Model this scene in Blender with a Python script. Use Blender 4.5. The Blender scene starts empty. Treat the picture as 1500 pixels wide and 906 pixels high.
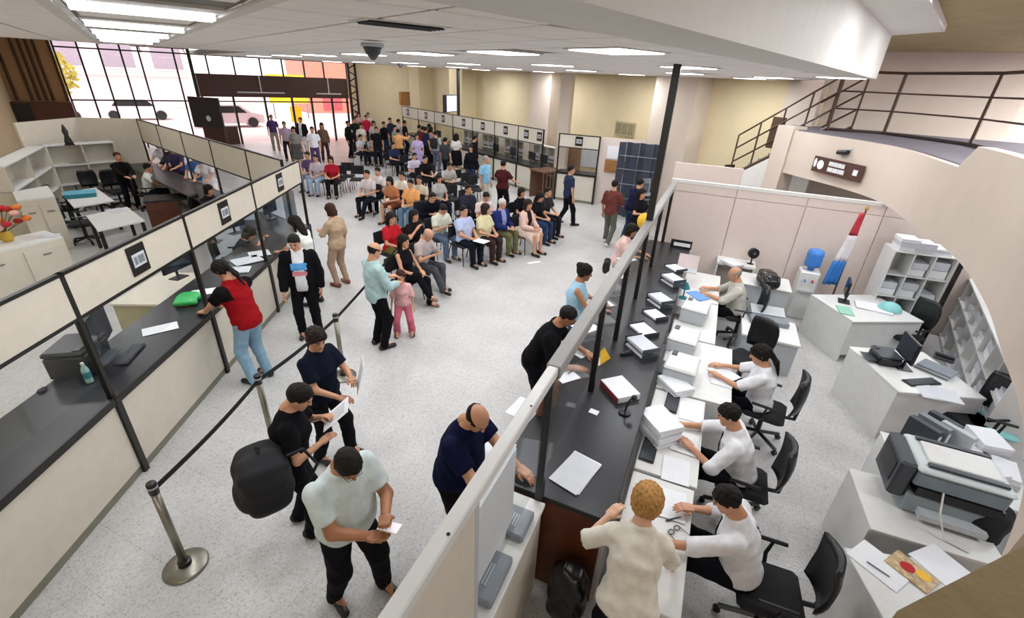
import bpy, math, random
import numpy as np
from mathutils import Vector, Matrix
random.seed(7); RNG=np.random.RandomState(5)
sc=bpy.context.scene; COL=sc.collection
# ---------------------------------------------------------------- camera
CF=673.0; CP,CR=math.radians(26.75),math.radians(2.8); CH=3.9
cp,sp=math.cos(CP),math.sin(CP); cr,sr=math.cos(CR),math.sin(CR)
R1=np.array([[1,0,0],[0,-sp,-cp],[0,cp,-sp]]); R2=np.array([[cr,-sr,0],[sr,cr,0],[0,0,1]]); RC=R2@R1
cam=bpy.data.cameras.new('camera'); camo=bpy.data.objects.new('camera',cam); COL.objects.link(camo)
cam.sensor_width=36; cam.lens=CF/1500*36; cam.clip_start=.02; cam.clip_end=300
mw=Matrix.Identity(4)
for i in range(3):
    mw[i][0]=RC[0][i]; mw[i][1]=-RC[1][i]; mw[i][2]=-RC[2][i]
mw[2][3]=CH; camo.matrix_world=mw; sc.camera=camo
# ---------------------------------------------------------------- world, exposure
sc.view_settings.view_transform='Standard'; sc.view_settings.look='None'; sc.view_settings.gamma=1; sc.view_settings.exposure=0.15
sc.view_settings.use_curve_mapping=False
W=bpy.data.worlds.new('world'); sc.world=W; W.use_nodes=True
wb=W.node_tree.nodes['Background']; wb.inputs[0].default_value=(1.0,.87,.89,1); wb.inputs[1].default_value=2.5
def area(name,loc,sx,sy,power,col=(.955,.975,1)):
    l=bpy.data.lights.new(name,'AREA'); l.shape='RECTANGLE'; l.size=sx; l.size_y=sy; l.energy=power; l.color=col
    o=bpy.data.objects.new(name,l); COL.objects.link(o); o.location=loc; return o
CEIL=4.13; HI=4.78; LAMP=30
AZA=math.radians(-38.4)
def AB(a,b,z=0):
    return (a*math.sin(AZA)+b*math.cos(AZA), a*math.cos(AZA)-b*math.sin(AZA), z)
def toAB(x,y): return (x*math.sin(AZA)+y*math.cos(AZA), x*math.cos(AZA)-y*math.sin(AZA))
# ceiling troffers: (A,B) centres, the ones seen in the photograph and their continuation over the hall
TROF=[(2.86,3.2),(4.4,3.2),(6.1,3.2),(8.2,3.2),(10.6,3.2),(13,3.2),(16,3.2),
      (4.2,6.2),(7.0,6.2),(10,6.2),(13,6.2),(16,6.2),(19,6.2),(3.4,9.2),(6.3,9.2),(9.3,9.2),(12.3,9.2),(15.3,9.2),(18.3,9.2),
      (5.1,10.5),(6.4,12),(10,12),(14,12),(18,12)]
STRIP=[(3.2,.17),(4.75,.17),(6.2,.17),(7.6,.17),(9.0,.17)]
LEFTL=[(5,-2.2),(8,-2.2),(11,-2.2)]
for i,(a,b) in enumerate(TROF+STRIP+LEFTL):
    x,y,_=AB(a,b); o=area('troffer_lamp',(x,y,CEIL-.03),.56,.56,LAMP*(1.4 if b>11 else .68 if b<1 else .9)); o.rotation_euler=(0,0,-AZA)
VOID=[(3.4,1.4),(4.6,3.2),(3.6,5.0),(5.6,6.2)]
for (x,y) in VOID:
    o=area('office_lamp',(x,y,HI-.06),1.1,.56,52); o.rotation_euler=(0,0,-math.radians(22.5))
for (x,y) in [(11,4.2),(10.6,6.6),(12.5,8)]: area('mezzanine_lamp',(x,y,4.72),1.1,.56,520)  # out-of-view fill added to brighten the mezzanine and stair walls, no fixtures
for (x,y) in [(-2.6,-3.2),(.6,-4.2),(-5.2,-.6)]: area('rear_fill',(x,y,4.05 if x<-4 else HI-.06),1.1,.56,75)  # added fill behind the camera, its floor bounce brightens the ceiling
HIGHL=[(16,-1.5),(20,2),(24,6),(27,10),(22,11)]
for a,b in HIGHL:
    x,y,_=AB(a,b); o=area('hall_lamp',(x,y,4.82),1.1,.56,60); o.rotation_euler=(0,0,-AZA)
# ---------------------------------------------------------------- pixel -> place helpers
def ray(x,y): return RC.T@np.array([(x-750)/CF,(y-453)/CF,1.])
def P(x,y,z=0.):
    d=ray(x,y); t=(z-CH)/d[2]; return (float(d[0]*t),float(d[1]*t),z)
def PA(x,y,A0):
    d=ray(x,y); t=A0/(d[0]*math.sin(AZA)+d[1]*math.cos(AZA)); p=d*t; return (toAB(p[0],p[1])[1],float(p[2]+CH))
def PB(x,y,B0):
    d=ray(x,y); t=B0/(d[0]*math.cos(AZA)-d[1]*math.sin(AZA)); p=d*t; return (toAB(p[0],p[1])[0],float(p[2]+CH))
RZ=math.radians(22.5)
def RF(u,v,z=0.): return (u*math.sin(RZ)+v*math.cos(RZ), u*math.cos(RZ)-v*math.sin(RZ), z)
def toR(x,y): return (x*math.sin(RZ)+y*math.cos(RZ), x*math.cos(RZ)-y*math.sin(RZ))
def lp(p,q,t): return tuple(p[i]+(q[i]-p[i])*t for i in range(len(p)))
# ---------------------------------------------------------------- materials
def lin(h):
    h=h.lstrip('#'); c=[int(h[i:i+2],16)/255 for i in (0,2,4)]
    return tuple(x/12.92 if x<=.04045 else ((x+.055)/1.055)**2.4 for x in c)+(1,)
MATS={}
def mat(name,col,rough=.6,metal=0,var=.06,scale=8,bump=0,bscale=60,emit=0,spec=None,coat=0):
    if name in MATS: return MATS[name]
    m=bpy.data.materials.new(name); m.use_nodes=True; n=m.node_tree.nodes; l=m.node_tree.links
    b=n['Principled BSDF']; c=lin(col); b.inputs['Roughness'].default_value=rough; b.inputs['Metallic'].default_value=metal
    if spec is not None: b.inputs['Specular IOR Level'].default_value=spec
    if coat: b.inputs['Coat Weight'].default_value=coat
    tc=n.new('ShaderNodeTexCoord')
    nz=n.new('ShaderNodeTexNoise'); nz.inputs['Scale'].default_value=scale; nz.inputs['Detail'].default_value=3
    l.new(tc.outputs['Object'],nz.inputs['Vector'])
    mr=n.new('ShaderNodeMapRange'); mr.inputs[1].default_value=.3; mr.inputs[2].default_value=.7; mr.inputs[3].default_value=1-var; mr.inputs[4].default_value=1+var
    l.new(nz.outputs[0],mr.inputs[0])
    mx=n.new('ShaderNodeMix'); mx.data_type='RGBA'; mx.blend_type='MULTIPLY'; mx.inputs[0].default_value=1
    mx.inputs[6].default_value=c; l.new(mr.outputs[0],mx.inputs[7]); l.new(mx.outputs[2],b.inputs['Base Color'])
    if emit:
        b.inputs['Emission Color'].default_value=c; b.inputs['Emission Strength'].default_value=emit
    if bump:
        n2=n.new('ShaderNodeTexNoise'); n2.inputs['Scale'].default_value=bscale; l.new(tc.outputs['Object'],n2.inputs['Vector'])
        bp=n.new('ShaderNodeBump'); bp.inputs['Strength'].default_value=bump; bp.inputs['Distance'].default_value=.01
        l.new(n2.outputs[0],bp.inputs['Height']); l.new(bp.outputs[0],b.inputs['Normal'])
    MATS[name]=m; return m
def glassmat(name,tint=(1,1,1),ior=1.45,frost=0.0):
    if name in MATS: return MATS[name]
    m=bpy.data.materials.new(name); m.use_nodes=True; n=m.node_tree.nodes; l=m.node_tree.links
    n.remove(n['Principled BSDF']); out=n['Material Output']
    t=n.new('ShaderNodeBsdfTransparent'); t.inputs[0].default_value=(*tint,1)
    g=n.new('ShaderNodeBsdfGlossy'); g.inputs['Roughness'].default_value=.03+frost
    lw=n.new('ShaderNodeLayerWeight'); lw.inputs[0].default_value=.5
    pw=n.new('ShaderNodeMath'); pw.operation='POWER'; pw.inputs[1].default_value=5; l.new(lw.outputs['Facing'],pw.inputs[0])
    f=n.new('ShaderNodeMath'); f.operation='MULTIPLY_ADD'; f.inputs[1].default_value=.22; f.inputs[2].default_value=.02; l.new(pw.outputs[0],f.inputs[0])
    mx=n.new('ShaderNodeMixShader'); l.new(f.outputs[0],mx.inputs[0]); l.new(t.outputs[0],mx.inputs[1]); l.new(g.outputs[0],mx.inputs[2])
    l.new(mx.outputs[0],out.inputs[0]); MATS[name]=m; return m
def terrazzo():
    m=bpy.data.materials.new('terrazzo'); m.use_nodes=True; n=m.node_tree.nodes; l=m.node_tree.links; b=n['Principled BSDF']
    tc=n.new('ShaderNodeTexCoord'); mp=n.new('ShaderNodeMapping'); mp.inputs['Rotation'].default_value=(0,0,RZ); l.new(tc.outputs['Object'],mp.inputs[0])
    v=n.new('ShaderNodeTexVoronoi'); v.inputs['Scale'].default_value=75; l.new(mp.outputs[0],v.inputs['Vector'])
    r=n.new('ShaderNodeValToRGB'); e=r.color_ramp.elements; e[0].position=0; e[0].color=lin('#9d9c9a'); e[1].position=1; e[1].color=lin('#cccbca')
    x=e.new(.25); x.color=lin('#bab9b7'); x=e.new(.5); x.color=lin('#c5c4c2')
    l.new(v.outputs['Color'],r.inputs[0])
    nz=n.new('ShaderNodeTexNoise'); nz.inputs['Scale'].default_value=1.1; nz.inputs['Detail'].default_value=5; l.new(mp.outputs[0],nz.inputs['Vector'])
    mr=n.new('ShaderNodeMapRange'); mr.inputs[1].default_value=.3; mr.inputs[2].default_value=.7; mr.inputs[3].default_value=.9; mr.inputs[4].default_value=1.05; l.new(nz.outputs[0],mr.inputs[0])
    mx=n.new('ShaderNodeMix'); mx.data_type='RGBA'; mx.blend_type='MULTIPLY'; mx.inputs[0].default_value=1; l.new(r.outputs[0],mx.inputs[6]); l.new(mr.outputs[0],mx.inputs[7])
    br=n.new('ShaderNodeTexBrick'); br.offset=0; br.inputs['Scale'].default_value=1; br.inputs['Mortar Size'].default_value=.0018; br.inputs['Brick Width'].default_value=.4; br.inputs['Row Height'].default_value=.4
    br.inputs['Color1'].default_value=(1,1,1,1); br.inputs['Color2'].default_value=(.97,.97,.97,1); br.inputs['Mortar'].default_value=(.72,.71,.69,1); l.new(mp.outputs[0],br.inputs['Vector'])
    m2=n.new('ShaderNodeMix'); m2.data_type='RGBA'; m2.blend_type='MULTIPLY'; m2.inputs[0].default_value=1; l.new(mx.outputs[2],m2.inputs[6]); l.new(br.outputs[0],m2.inputs[7])
    l.new(m2.outputs[2],b.inputs['Base Color']); b.inputs['Roughness'].default_value=.38; b.inputs['Specular IOR Level'].default_value=.35; return m
CREAM=mat('cream_laminate','#d3ccbd',.5,var=.03); CREAMW=mat('cream_wall','#dfcfab',.8,var=.03,scale=2,bump=.1)
BEIGE=mat('beige_wall','#cdbfb2',.8,var=.03,scale=2,bump=.1); PANEL=mat('beige_panel','#d9cac2',.55,var=.02)
WHITE=mat('white_paint','#d9d7d3',.6,var=.03); WHITEL=mat('white_laminate','#dcdcda',.4,var=.03); TILE=mat('ceiling_tile_white','#f6f2f0',.9,var=.04,scale=5,bump=.15,bscale=150)
OLIVE=mat('olive_plaster','#a3926b',.9,var=.07,scale=3,bump=.3,bscale=30); TBAR=mat('ceiling_bar','#77726e',.6)
BLACK=mat('black_metal','#15130f',.4,var=.1); BLKF=mat('black_fabric','#16161b',.85,var=.15,scale=30); BLKP=mat('black_plastic','#17181b',.35,var=.1)
WORK=mat('black_worktop','#232428',.33,var=.05,scale=14); GREYM=mat('grey_metal','#8c8b87',.35,.6); ALU=mat('aluminium','#c8c8c4',.4,.2)
KICK=mat('grey_skirting','#7e7c6c',.5); RAIL=mat('brown_rail','#4a3528',.45,.2); CARPET=mat('grey_carpet','#6b6670',.95,var=.12,scale=40)
DKBR=mat('dark_brown_panel','#4b2f28',.5,var=.1); WOOD=mat('brown_wood','#5a2d16',.42,var=.25,scale=6); PAPER=mat('white_paper','#e6e8ec',.7,var=.02); PAPER2=mat('grey_paper','#c9ccd2',.7,var=.03)
STEEL=mat('brushed_steel','#8f8c80',.32,.75,var=.1); GREY=mat('grey_plastic','#7d848c',.45,var=.06); LGREY=mat('light_grey_plastic','#b9bec2',.45,var=.04); DGREY=mat('dark_grey_plastic','#3c4148',.4)
BLUE=mat('blue_plastic','#2f7fd0',.4); YELL=mat('yellow_paper','#e8b62a',.6); CYAN=mat('pale_cyan_plastic','#8fd3d2',.5); TEAL=mat('teal_fabric','#2f7f8c',.8); RED=mat('red_cloth','#b01e26',.8)
GLASS=glassmat('clear_glass',(.97,.98,.98)); LIT=mat('lamp_diffuser','#f4f6ff',.5,emit=4.5,var=0); SCREEN=mat('screen_glow','#cfd4f2',.3,emit=.9,var=0)
# ---------------------------------------------------------------- mesh helpers
def newmesh(name,V,F,mats,mi=None,smooth=False):
    me=bpy.data.meshes.new(name)
    if isinstance(F,np.ndarray):
        V=np.asarray(V,np.float32); nf=len(F); k=F.shape[1]
        me.vertices.add(len(V)); me.vertices.foreach_set('co',V.ravel()); me.loops.add(nf*k); me.loops.foreach_set('vertex_index',F.astype(np.int32).ravel())
        me.polygons.add(nf); me.polygons.foreach_set('loop_start',np.arange(0,nf*k,k,dtype=np.int32)); me.polygons.foreach_set('loop_total',np.full(nf,k,np.int32))
    else: me.from_pydata([tuple(v) for v in V],[],F)
    for m in (mats if isinstance(mats,(list,tuple)) else [mats]): me.materials.append(m)
    if mi is not None: me.polygons.foreach_set('material_index',np.asarray(mi,np.int32))
    if smooth: me.polygons.foreach_set('use_smooth',np.ones(len(me.polygons),bool))
    me.update(); me.validate(); return me
def link(name,me,parent=None,loc=(0,0,0),rz=0,rot=None):
    o=bpy.data.objects.new(name,me); COL.objects.link(o)
    if parent: o.parent=parent
    o.location=loc; o.rotation_euler=rot if rot else (0,0,rz); return o
class MB:
    def __init__(s): s.v=[]; s.f=[]; s.sm=False
    def add(s,V,F):
        k=len(s.v); s.v+=[tuple(v) for v in V]; s.f+=[tuple(i+k for i in f) for f in F]; return s
    def box(s,x0,x1,y0,y1,z0,z1,c=0):
        c=min(c,(x1-x0)*.45,(y1-y0)*.45,(z1-z0)*.45)
        if c<=0:
            return s.add([(x0,y0,z0),(x1,y0,z0),(x1,y1,z0),(x0,y1,z0),(x0,y0,z1),(x1,y0,z1),(x1,y1,z1),(x0,y1,z1)],[(3,2,1,0),(4,5,6,7),(0,1,5,4),(1,2,6,5),(2,3,7,6),(3,0,4,7)])
        V=[];F=[]
        for (z,i) in ((z0,c),(z0+c,0),(z1-c,0),(z1,c)):   # chamfered box, octagonal rings
            V+=[(x0+i+c,y0+i,z),(x1-i-c,y0+i,z),(x1-i,y0+i+c,z),(x1-i,y1-i-c,z),(x1-i-c,y1-i,z),(x0+i+c,y1-i,z),(x0+i,y1-i-c,z),(x0+i,y0+i+c,z)]
        F=[tuple(range(7,-1,-1)),tuple(range(24,32))]
        for r in range(3):
            for k in range(8): a=r*8+k; b=r*8+(k+1)%8; F.append((a,b,b+8,a+8))
        return s.add(V,F)
    def obox(s,c,size,rot=(0,0,0),ch=0):
        t=MB().box(-size[0]/2,size[0]/2,-size[1]/2,size[1]/2,-size[2]/2,size[2]/2,ch)
        from mathutils import Euler
        m=Euler(rot).to_matrix(); return s.add([tuple(m@Vector(v)+Vector(c)) for v in t.v],t.f)
    def cyl(s,p0,p1,r0,r1=None,n=12):
        r1=r0 if r1 is None else r1; p0=Vector(p0);p1=Vector(p1); d=(p1-p0).normalized(); a=d.orthogonal().normalized(); b=d.cross(a)
        V=[];
        for p,r in((p0,r0),(p1,r1)): V+=[tuple(p+(a*math.cos(2*math.pi*k/n)+b*math.sin(2*math.pi*k/n))*r) for k in range(n)]
        F=[(k,(k+1)%n,(k+1)%n+n,k+n) for k in range(n)]+[tuple(range(n-1,-1,-1)),tuple(range(n,2*n))]; return s.add(V,F)
    def tube(s,pts,r,n=8):
        pts=[Vector(p) for p in pts]; V=[];F=[]; prev=None
        for i,p in enumerate(pts):
            d=(pts[min(i+1,len(pts)-1)]-pts[max(i-1,0)]).normalized()
            a=d.orthogonal().normalized() if prev is None else (prev-d*prev.dot(d)).normalized()
            prev=a; b=d.cross(a); V+=[tuple(p+(a*math.cos(2*math.pi*k/n)+b*math.sin(2*math.pi*k/n))*r) for k in range(n)]
        m=len(pts)
        for i in range(m-1):
            for k in range(n): F.append((i*n+k,i*n+(k+1)%n,(i+1)*n+(k+1)%n,(i+1)*n+k))
        F+=[tuple(range(n-1,-1,-1)),tuple(range((m-1)*n,m*n))]; return s.add(V,F)
    def prism(s,poly,z0,z1):
        n=len(poly); ar=sum(poly[i][0]*poly[(i+1)%n][1]-poly[(i+1)%n][0]*poly[i][1] for i in range(n))
        if ar<0: poly=poly[::-1]
        V=[(x,y,z0) for x,y in poly]+[(x,y,z1) for x,y in poly]
        return s.add(V,[tuple(range(n-1,-1,-1)),tuple(range(n,2*n))]+[(k,(k+1)%n,(k+1)%n+n,k+n) for k in range(n)])
    def lathe(s,prof,n=20,c=(0,0)):
        V=[];F=[]
        for r,z in prof: V+=[(c[0]+r*math.cos(2*math.pi*k/n),c[1]+r*math.sin(2*math.pi*k/n),z) for k in range(n)]
        m=len(prof)
        for i in range(m-1):
            for k in range(n): F.append((i*n+k,i*n+(k+1)%n,(i+1)*n+(k+1)%n,(i+1)*n+k))
        F+=[tuple(range(n-1,-1,-1)),tuple(range((m-1)*n,m*n))]; return s.add(V,F)
    def ball(s,c,r,n=10,m=7):
        r=(r,)*3 if not isinstance(r,(tuple,list)) else r
        V=[];F=[]
        for i in range(1,m):
            t=math.pi*i/m
            V+=[(c[0]+r[0]*math.sin(t)*math.cos(2*math.pi*k/n),c[1]+r[1]*math.sin(t)*math.sin(2*math.pi*k/n),c[2]-r[2]*math.cos(t)) for k in range(n)]
        for i in range(m-2):
            for k in range(n): F.append((i*n+k,i*n+(k+1)%n,(i+1)*n+(k+1)%n,(i+1)*n+k))
        V+=[(c[0],c[1],c[2]-r[2]),(c[0],c[1],c[2]+r[2])]; b=len(V)-2
        for k in range(n): F+=[((k+1)%n,k,b),((m-2)*n+k,(m-2)*n+(k+1)%n,b+1)]
        return s.add(V,F)
    def sheet(s,pts,t=.0):  # a quad/polygon in 3d with thickness along its normal
        V=[Vector(p) for p in pts]; nn=(V[1]-V[0]).cross(V[2]-V[0]).normalized()*t; n=len(V)
        return s.add([tuple(v) for v in V]+[tuple(v+nn) for v in V],[tuple(range(n-1,-1,-1)),tuple(range(n,2*n))]+[(k,(k+1)%n,(k+1)%n+n,k+n) for k in range(n)])
    def build(s,name,m,parent=None,loc=(0,0,0),rz=0,smooth=False,rot=None):
        return link(name,newmesh(name,s.v,s.f,m,smooth=smooth),parent,loc,rz,rot)
def tag(o,label=None,cat=None,group=None,kind=None):
    if label: o['label']=label
    if cat: o['category']=cat
    if group: o['group']=group
    if kind: o['kind']=kind
    return o
def thing(name,label,cat,loc=(0,0,0),rz=0,group=None):
    o=bpy.data.objects.new(name,None); COL.objects.link(o); o.location=loc; o.rotation_euler=(0,0,rz); o.empty_display_size=.1
    return tag(o,label,cat,group)
def struct(o): o['kind']='structure'; return o
def dup(root,loc,rz,label=None,group=None):
    r=root.copy(); COL.objects.link(r); r.location=loc; r.rotation_euler=(0,0,rz)
    if label: r['label']=label
    if group: r['group']=group
    for ch in list(root.children):
        c=ch.copy(); COL.objects.link(c); c.parent=r
        for g in list(ch.children):
            d=g.copy(); COL.objects.link(d); d.parent=c
    return r
def B(x0,x1,y0,y1,z0,z1,c=0): return MB().box(x0,x1,y0,y1,z0,z1,c)
# ================================================================= THE SETTING
fl=struct(MB().prism([AB(-9,-6)[:2],AB(31,-6)[:2],AB(31,16)[:2],AB(-9,20)[:2]],-.12,0).build('floor',terrazzo()))
# suspended ceiling of 0.6 m tiles on a bar grid
F0=(-2.6,-1.62); F1=(.18,1.76); K=(5.44,8.05)
def inpoly(x,y,poly):
    c=False
    for i in range(len(poly)):
        (x1,y1),(x2,y2)=poly[i],poly[i-1]
        if (y1>y)!=(y2>y) and x<(x2-x1)*(y-y1)/(y2-y1)+x1: c=not c
    return c
CP_=[F0,F1,K,(6.9,13.3),AB(20.5,13.4)[:2],AB(20.5,2)[:2],AB(12.5,2)[:2],AB(12.5,-4)[:2],AB(1,-4)[:2]]
ceil=struct(MB().prism(CP_,CEIL+.006,CEIL+.10).build('ceiling',TBAR))
T=.6; cand=[]
lit=TROF+STRIP+LEFTL
for i in range(0,36):
    for j in range(-8,24):
        a,b=.46+i*T,.2+j*T-.03; x,y,_=AB(a,b)
        if all(inpoly(*AB(a+da,b+db)[:2],CP_) for da in(-.27,.27) for db in(-.27,.27)) and not any(abs(a-p)<.45 and abs(b-q)<.45 for p,q in lit): cand.append((x*x+y*y,a,b))
cand.sort()
tm=newmesh('ceiling_tile',*(lambda m:(m.v,m.f))(B(-.286,.286,-.286,.286,-.008,.0,.003)),TILE)
for d,a,b in cand[:300]: link('ceiling_tile',tm,ceil,AB(a,b,CEIL+.006),-AZA)
far=MB()
for d,a,b in cand[300:]:
    q=[AB(a+p,b+s,0) for p,s in((-.286,-.286),(.286,-.286),(.286,.286),(-.286,.286))]; far.prism([c[:2] for c in q],CEIL,CEIL+.006)
tag(far.build('ceiling_tile_field',TILE,ceil),kind='stuff')
# troffers: frame + diffuser, each a thing
tf=B(-.3,.3,-.3,.3,-.012,.004); tfm=newmesh('frame',tf.v,tf.f,WHITE); td=B(-.27,.27,-.27,.27,-.02,-.012,.004); tdm=newmesh('diffuser',td.v,td.f,LIT)
for k,(a,b) in enumerate(TROF+LEFTL):
    t=thing('ceiling_light','square white ceiling light panel set flush into the tiled ceiling','ceiling light',AB(a,b,CEIL+.004),-AZA,'square ceiling light panels')
    link('frame',tfm,t); link('diffuser',tdm,t)
for k,(a,b) in enumerate(STRIP):
    t=thing('ceiling_light',['twin tube ceiling light, first of the recessed strip from the white bulkhead','twin tube ceiling light, second of the recessed strip from the white bulkhead','twin tube ceiling light, third of the recessed strip from the white bulkhead','twin tube ceiling light, fourth of the recessed strip from the white bulkhead','twin tube ceiling light, last of the recessed strip from the white bulkhead'][k],'ceiling light',AB(a,b,CEIL+.004),-AZA,'tube lights in the ceiling strip')
    link('frame',tfm,t)
    for s in(-.05,.05): MB().cyl((-.285,s,-.02),(.285,s,-.02),.024,n=10).build('tube',LIT,t,smooth=True)
# bars of the strip
for s,(bb) in enumerate((-.2,.52)):
    p,q=AB(2.2,bb),AB(12.4,bb); struct(MB().sheet([(*AB(2.0,bb-.03)[:2],CEIL-.004),(*AB(12.4,bb-.03)[:2],CEIL-.004),(*AB(12.4,bb+.03)[:2],CEIL-.004),(*AB(2.0,bb+.03)[:2],CEIL-.004)],.012).build('trim_%d'%(s+1),WHITE))
# vents / speakers / cameras on the ceiling
vt=thing('ceiling_vent','dark slotted air vent in the tiled ceiling','vent',P(588,34,CEIL),-AZA)
B(-.24,.24,-.12,.12,-.008,-.002).build('frame',WHITE,vt)
for i in range(4): MB().obox((0,-.075+i*.05,-.012),(.42,.03,.004),(.4,0,0)).build('slat',DGREY,vt)
for k,(px,py,lb) in enumerate([(545,63,'small dark cone speaker hanging from the ceiling tiles'),(586,92,'black dome security camera under the ceiling by the yellow wall')]):
    t=thing('ceiling_speaker' if k==0 else 'dome_camera',lb,'speaker' if k==0 else 'camera',P(px,py,CEIL-.02) if k==0 else (*P(px,90,CEIL+.03)[:2],CEIL))
    MB().lathe([(.09,.0),(.1,-.02),(.09,-.03)]).build('base',LGREY,t,smooth=True); MB().lathe([(.08,-.03),(.06,-.08),(.015,-.13)]).build('body',DGREY,t,smooth=True)
# the high roof of the entrance end and of the void; bulkhead between
struct(MB().prism([AB(12.4,-4.2)[:2],AB(31,-4.2)[:2],AB(31,14)[:2],AB(20.4,14)[:2],AB(20.4,2.1)[:2],AB(12.4,2.1)[:2]],4.9,5.0).build('ceiling_hall',WHITE))
struct(MB().sheet([(*AB(12.52,-4)[:2],CEIL),(*AB(12.52,2)[:2],CEIL),(*AB(12.52,2)[:2],4.9),(*AB(12.52,-4)[:2],4.9)],.05).build('trim_5',WHITE))
struct(MB().sheet([(*AB(20.52,2)[:2],CEIL),(*AB(20.52,13.4)[:2],CEIL),(*AB(20.52,13.4)[:2],4.9),(*AB(20.52,2)[:2],4.9)],.05).build('trim_6',WHITE))
n_=(math.sin(math.radians(-49)),math.cos(math.radians(-49)))   # normal of the bulkhead face, towards the hall
def off(p,d): return (p[0]-.75*d,p[1]+.66*d)
struct(MB().prism([F0,K,off(K,.5),off(F0,.5)],CEIL-.01,HI).build('wall_bulkhead',WHITE))
kx=(5.62,7.31); 
struct(MB().prism([F0,K,kx,(3.84,5.29),(.9,1.95),(-1.9,-2.2)],4.70,HI).build('trim_3',WHITE))
struct(MB().prism([(-6,-8),(14,-8),(16,10),(8.5,16.5),(6.9,13.4),K,F0],HI,HI+.08).build('ceiling_mezzanine',OLIVE))
# walls
WB=13.47
def wallseg(name,pts,z0,z1,m,th=.15):
    mb=MB()
    for p,q in zip(pts[:-1],pts[1:]):
        d=Vector((q[0]-p[0],q[1]-p[1])).normalized(); nn=(-d.y*th,d.x*th)
        mb.prism([p,q,(q[0]+nn[0],q[1]+nn[1]),(p[0]+nn[0],p[1]+nn[1])],z0,z1)
    return struct(mb.build(name,m))
wallseg('wall_back',[AB(5.2,WB)[:2],AB(26.0,WB)[:2]][::-1],0,4.9,CREAMW)
wallseg('wall_corner',[AB(26.0,WB)[:2],AB(30.6,10.75)[:2]][::-1],0,4.9,CREAMW)
wallseg('wall_left',[AB(-2,-4)[:2],AB(30.6,-4)[:2]],0,4.9,CREAMW)
wallseg('wall_stair',[AB(5.4,WB)[:2],(10.2,10.5),(15.5,7.5),(14,-8)],0,HI,BEIGE)
wallseg('wall_behind',[(-9,-3.5),(-6,-8),(14,-8)][::-1],0,HI,BEIGE)
for i,(a0,a1) in enumerate([(25.0,26.2),(20.6,21.8),(14.3,15.5),(8.2,9.6)]):
    struct(MB().prism([AB(a0,WB-.8)[:2],AB(a1,WB-.8)[:2],AB(a1,WB)[:2],AB(a0,WB)[:2]],0,CEIL+.2).build('pillar_%d'%(i+1),BEIGE if i>1 else CREAMW))
struct(MB().prism([AB(5.2,WB-.25)[:2],AB(6.0,WB-.25)[:2],AB(6.0,WB)[:2],AB(5.2,WB)[:2]],0,CEIL+.2).build('pillar_5',BEIGE))
# ---------------------------------------------------------------- glazed entrance front on A=30
FA=30.0
def fx(px,py): return PA(px,py,FA)
fac=struct(bpy.data.objects.new('window_1',None)); COL.objects.link(fac); fac.rotation_euler=(0,0,-AZA); fac.location=AB(FA,0,0)
# local x = B, local y = A offset
Bm=[fx(x,y)[0] for x,y in [(110,60),(141,63),(173,65),(200,67),(252,72),(299,75),(339,79),(379,85),(411,85),(443,87),(472,90)]]
for b in Bm+[-2.05,10.55]: B(b-.035,b+.035,-.05,.05,.0 if b<2.9 else 3.4,4.9).build('mullion',BLACK,fac)
B(2.78,2.92,-.1,.1,0,4.9).build('post',BLACK,fac)
for z in (1.75,2.0): pass
B(-2.05,10.5,-.04,.04,2.10,2.16).build('transom',BLACK,fac)
B(-2.05,10.5,-.04,.04,4.2,4.26).build('transom',BLACK,fac)
for b0,b1 in zip([-2.05]+Bm[:5]+[],Bm[:5]+[2.8]):
    B(b0,b1,-.006,.006,.0,4.9).build('pane',GLASS,fac)
for b0,b1 in zip([2.9]+Bm[5:],Bm[5:]+[10.5]): B(b0,b1,-.006,.006,3.42,4.9).build('pane',GLASS,fac)
hd=B(2.95,10.45,-.25,.25,2.35,3.4).build('door_header',DKBR,fac)
for x0,x1 in((4.6,6.9),(8.6,10.0)):
    for zz in(2.55,): B(x0,x1,-.33,-.27,zz,zz+.07).build('sign_frame',ALU,fac)
    B((x0+x1)/2-.03,(x0+x1)/2+.03,-.33,-.27,2.6,3.4).build('hanger',ALU,fac)
for b in (3.0,4.4,5.9,7.3,8.35,9.5,10.4): B(b-.05,b+.05,-.06,.06,0,2.35).build('door_post',BLACK if b!=3.0 else DKBR,fac)
B(2.95,4.3,-.05,.05,0,.9).build('door_panel',DKBR,fac)
for b0,b1 in((3.0,4.4),(7.3,8.35),(9.5,10.4)): B(b0+.05,b1-.05,-.006,.006,.0,2.35).build('pane',GLASS,fac)
# lattice column at the end of the front
lc=thing('lattice_column','black lattice steel column with round holes at the end of the glass front','column',AB(29.7,10.75),-AZA)
for s in(-.2,.2): B(s-.06,s+.06,-.05,.05,0,4.9).build('chord',BLACK,lc)
for i in range(14): MB().obox((0,0,.3+i*.34),(.42,.05,.06),(0,.5*(-1)**i,0)).build('brace',BLACK,lc)
# wooden slat screen at the left of the glass front
ws=thing('slat_screen','tall brown wooden slat screen above a dark cabinet in the far corner','screen',AB(FA-.1,-3.05),-AZA)
B(-.95,.95,0,.05,0,4.9).build('backing',mat('tan_board','#b08a62',.7),ws)
for x in(-.72,-.25,-.02,.2,.42,.9): MB().cyl((x,-.06,2.1),(x,-.06,4.85),.05,n=8).build('slat',mat('dark_wood_slat','#4a2a1a',.5),ws)
B(-.95,1.0,-.5,-.02,1.25,2.05).build('cabinet',mat('cabinet_brown','#5a3120',.5,var=.2),ws); B(-.9,-.35,-.53,-.5,1.3,2.0).build('cabinet_door',BLACK,ws)
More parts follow.
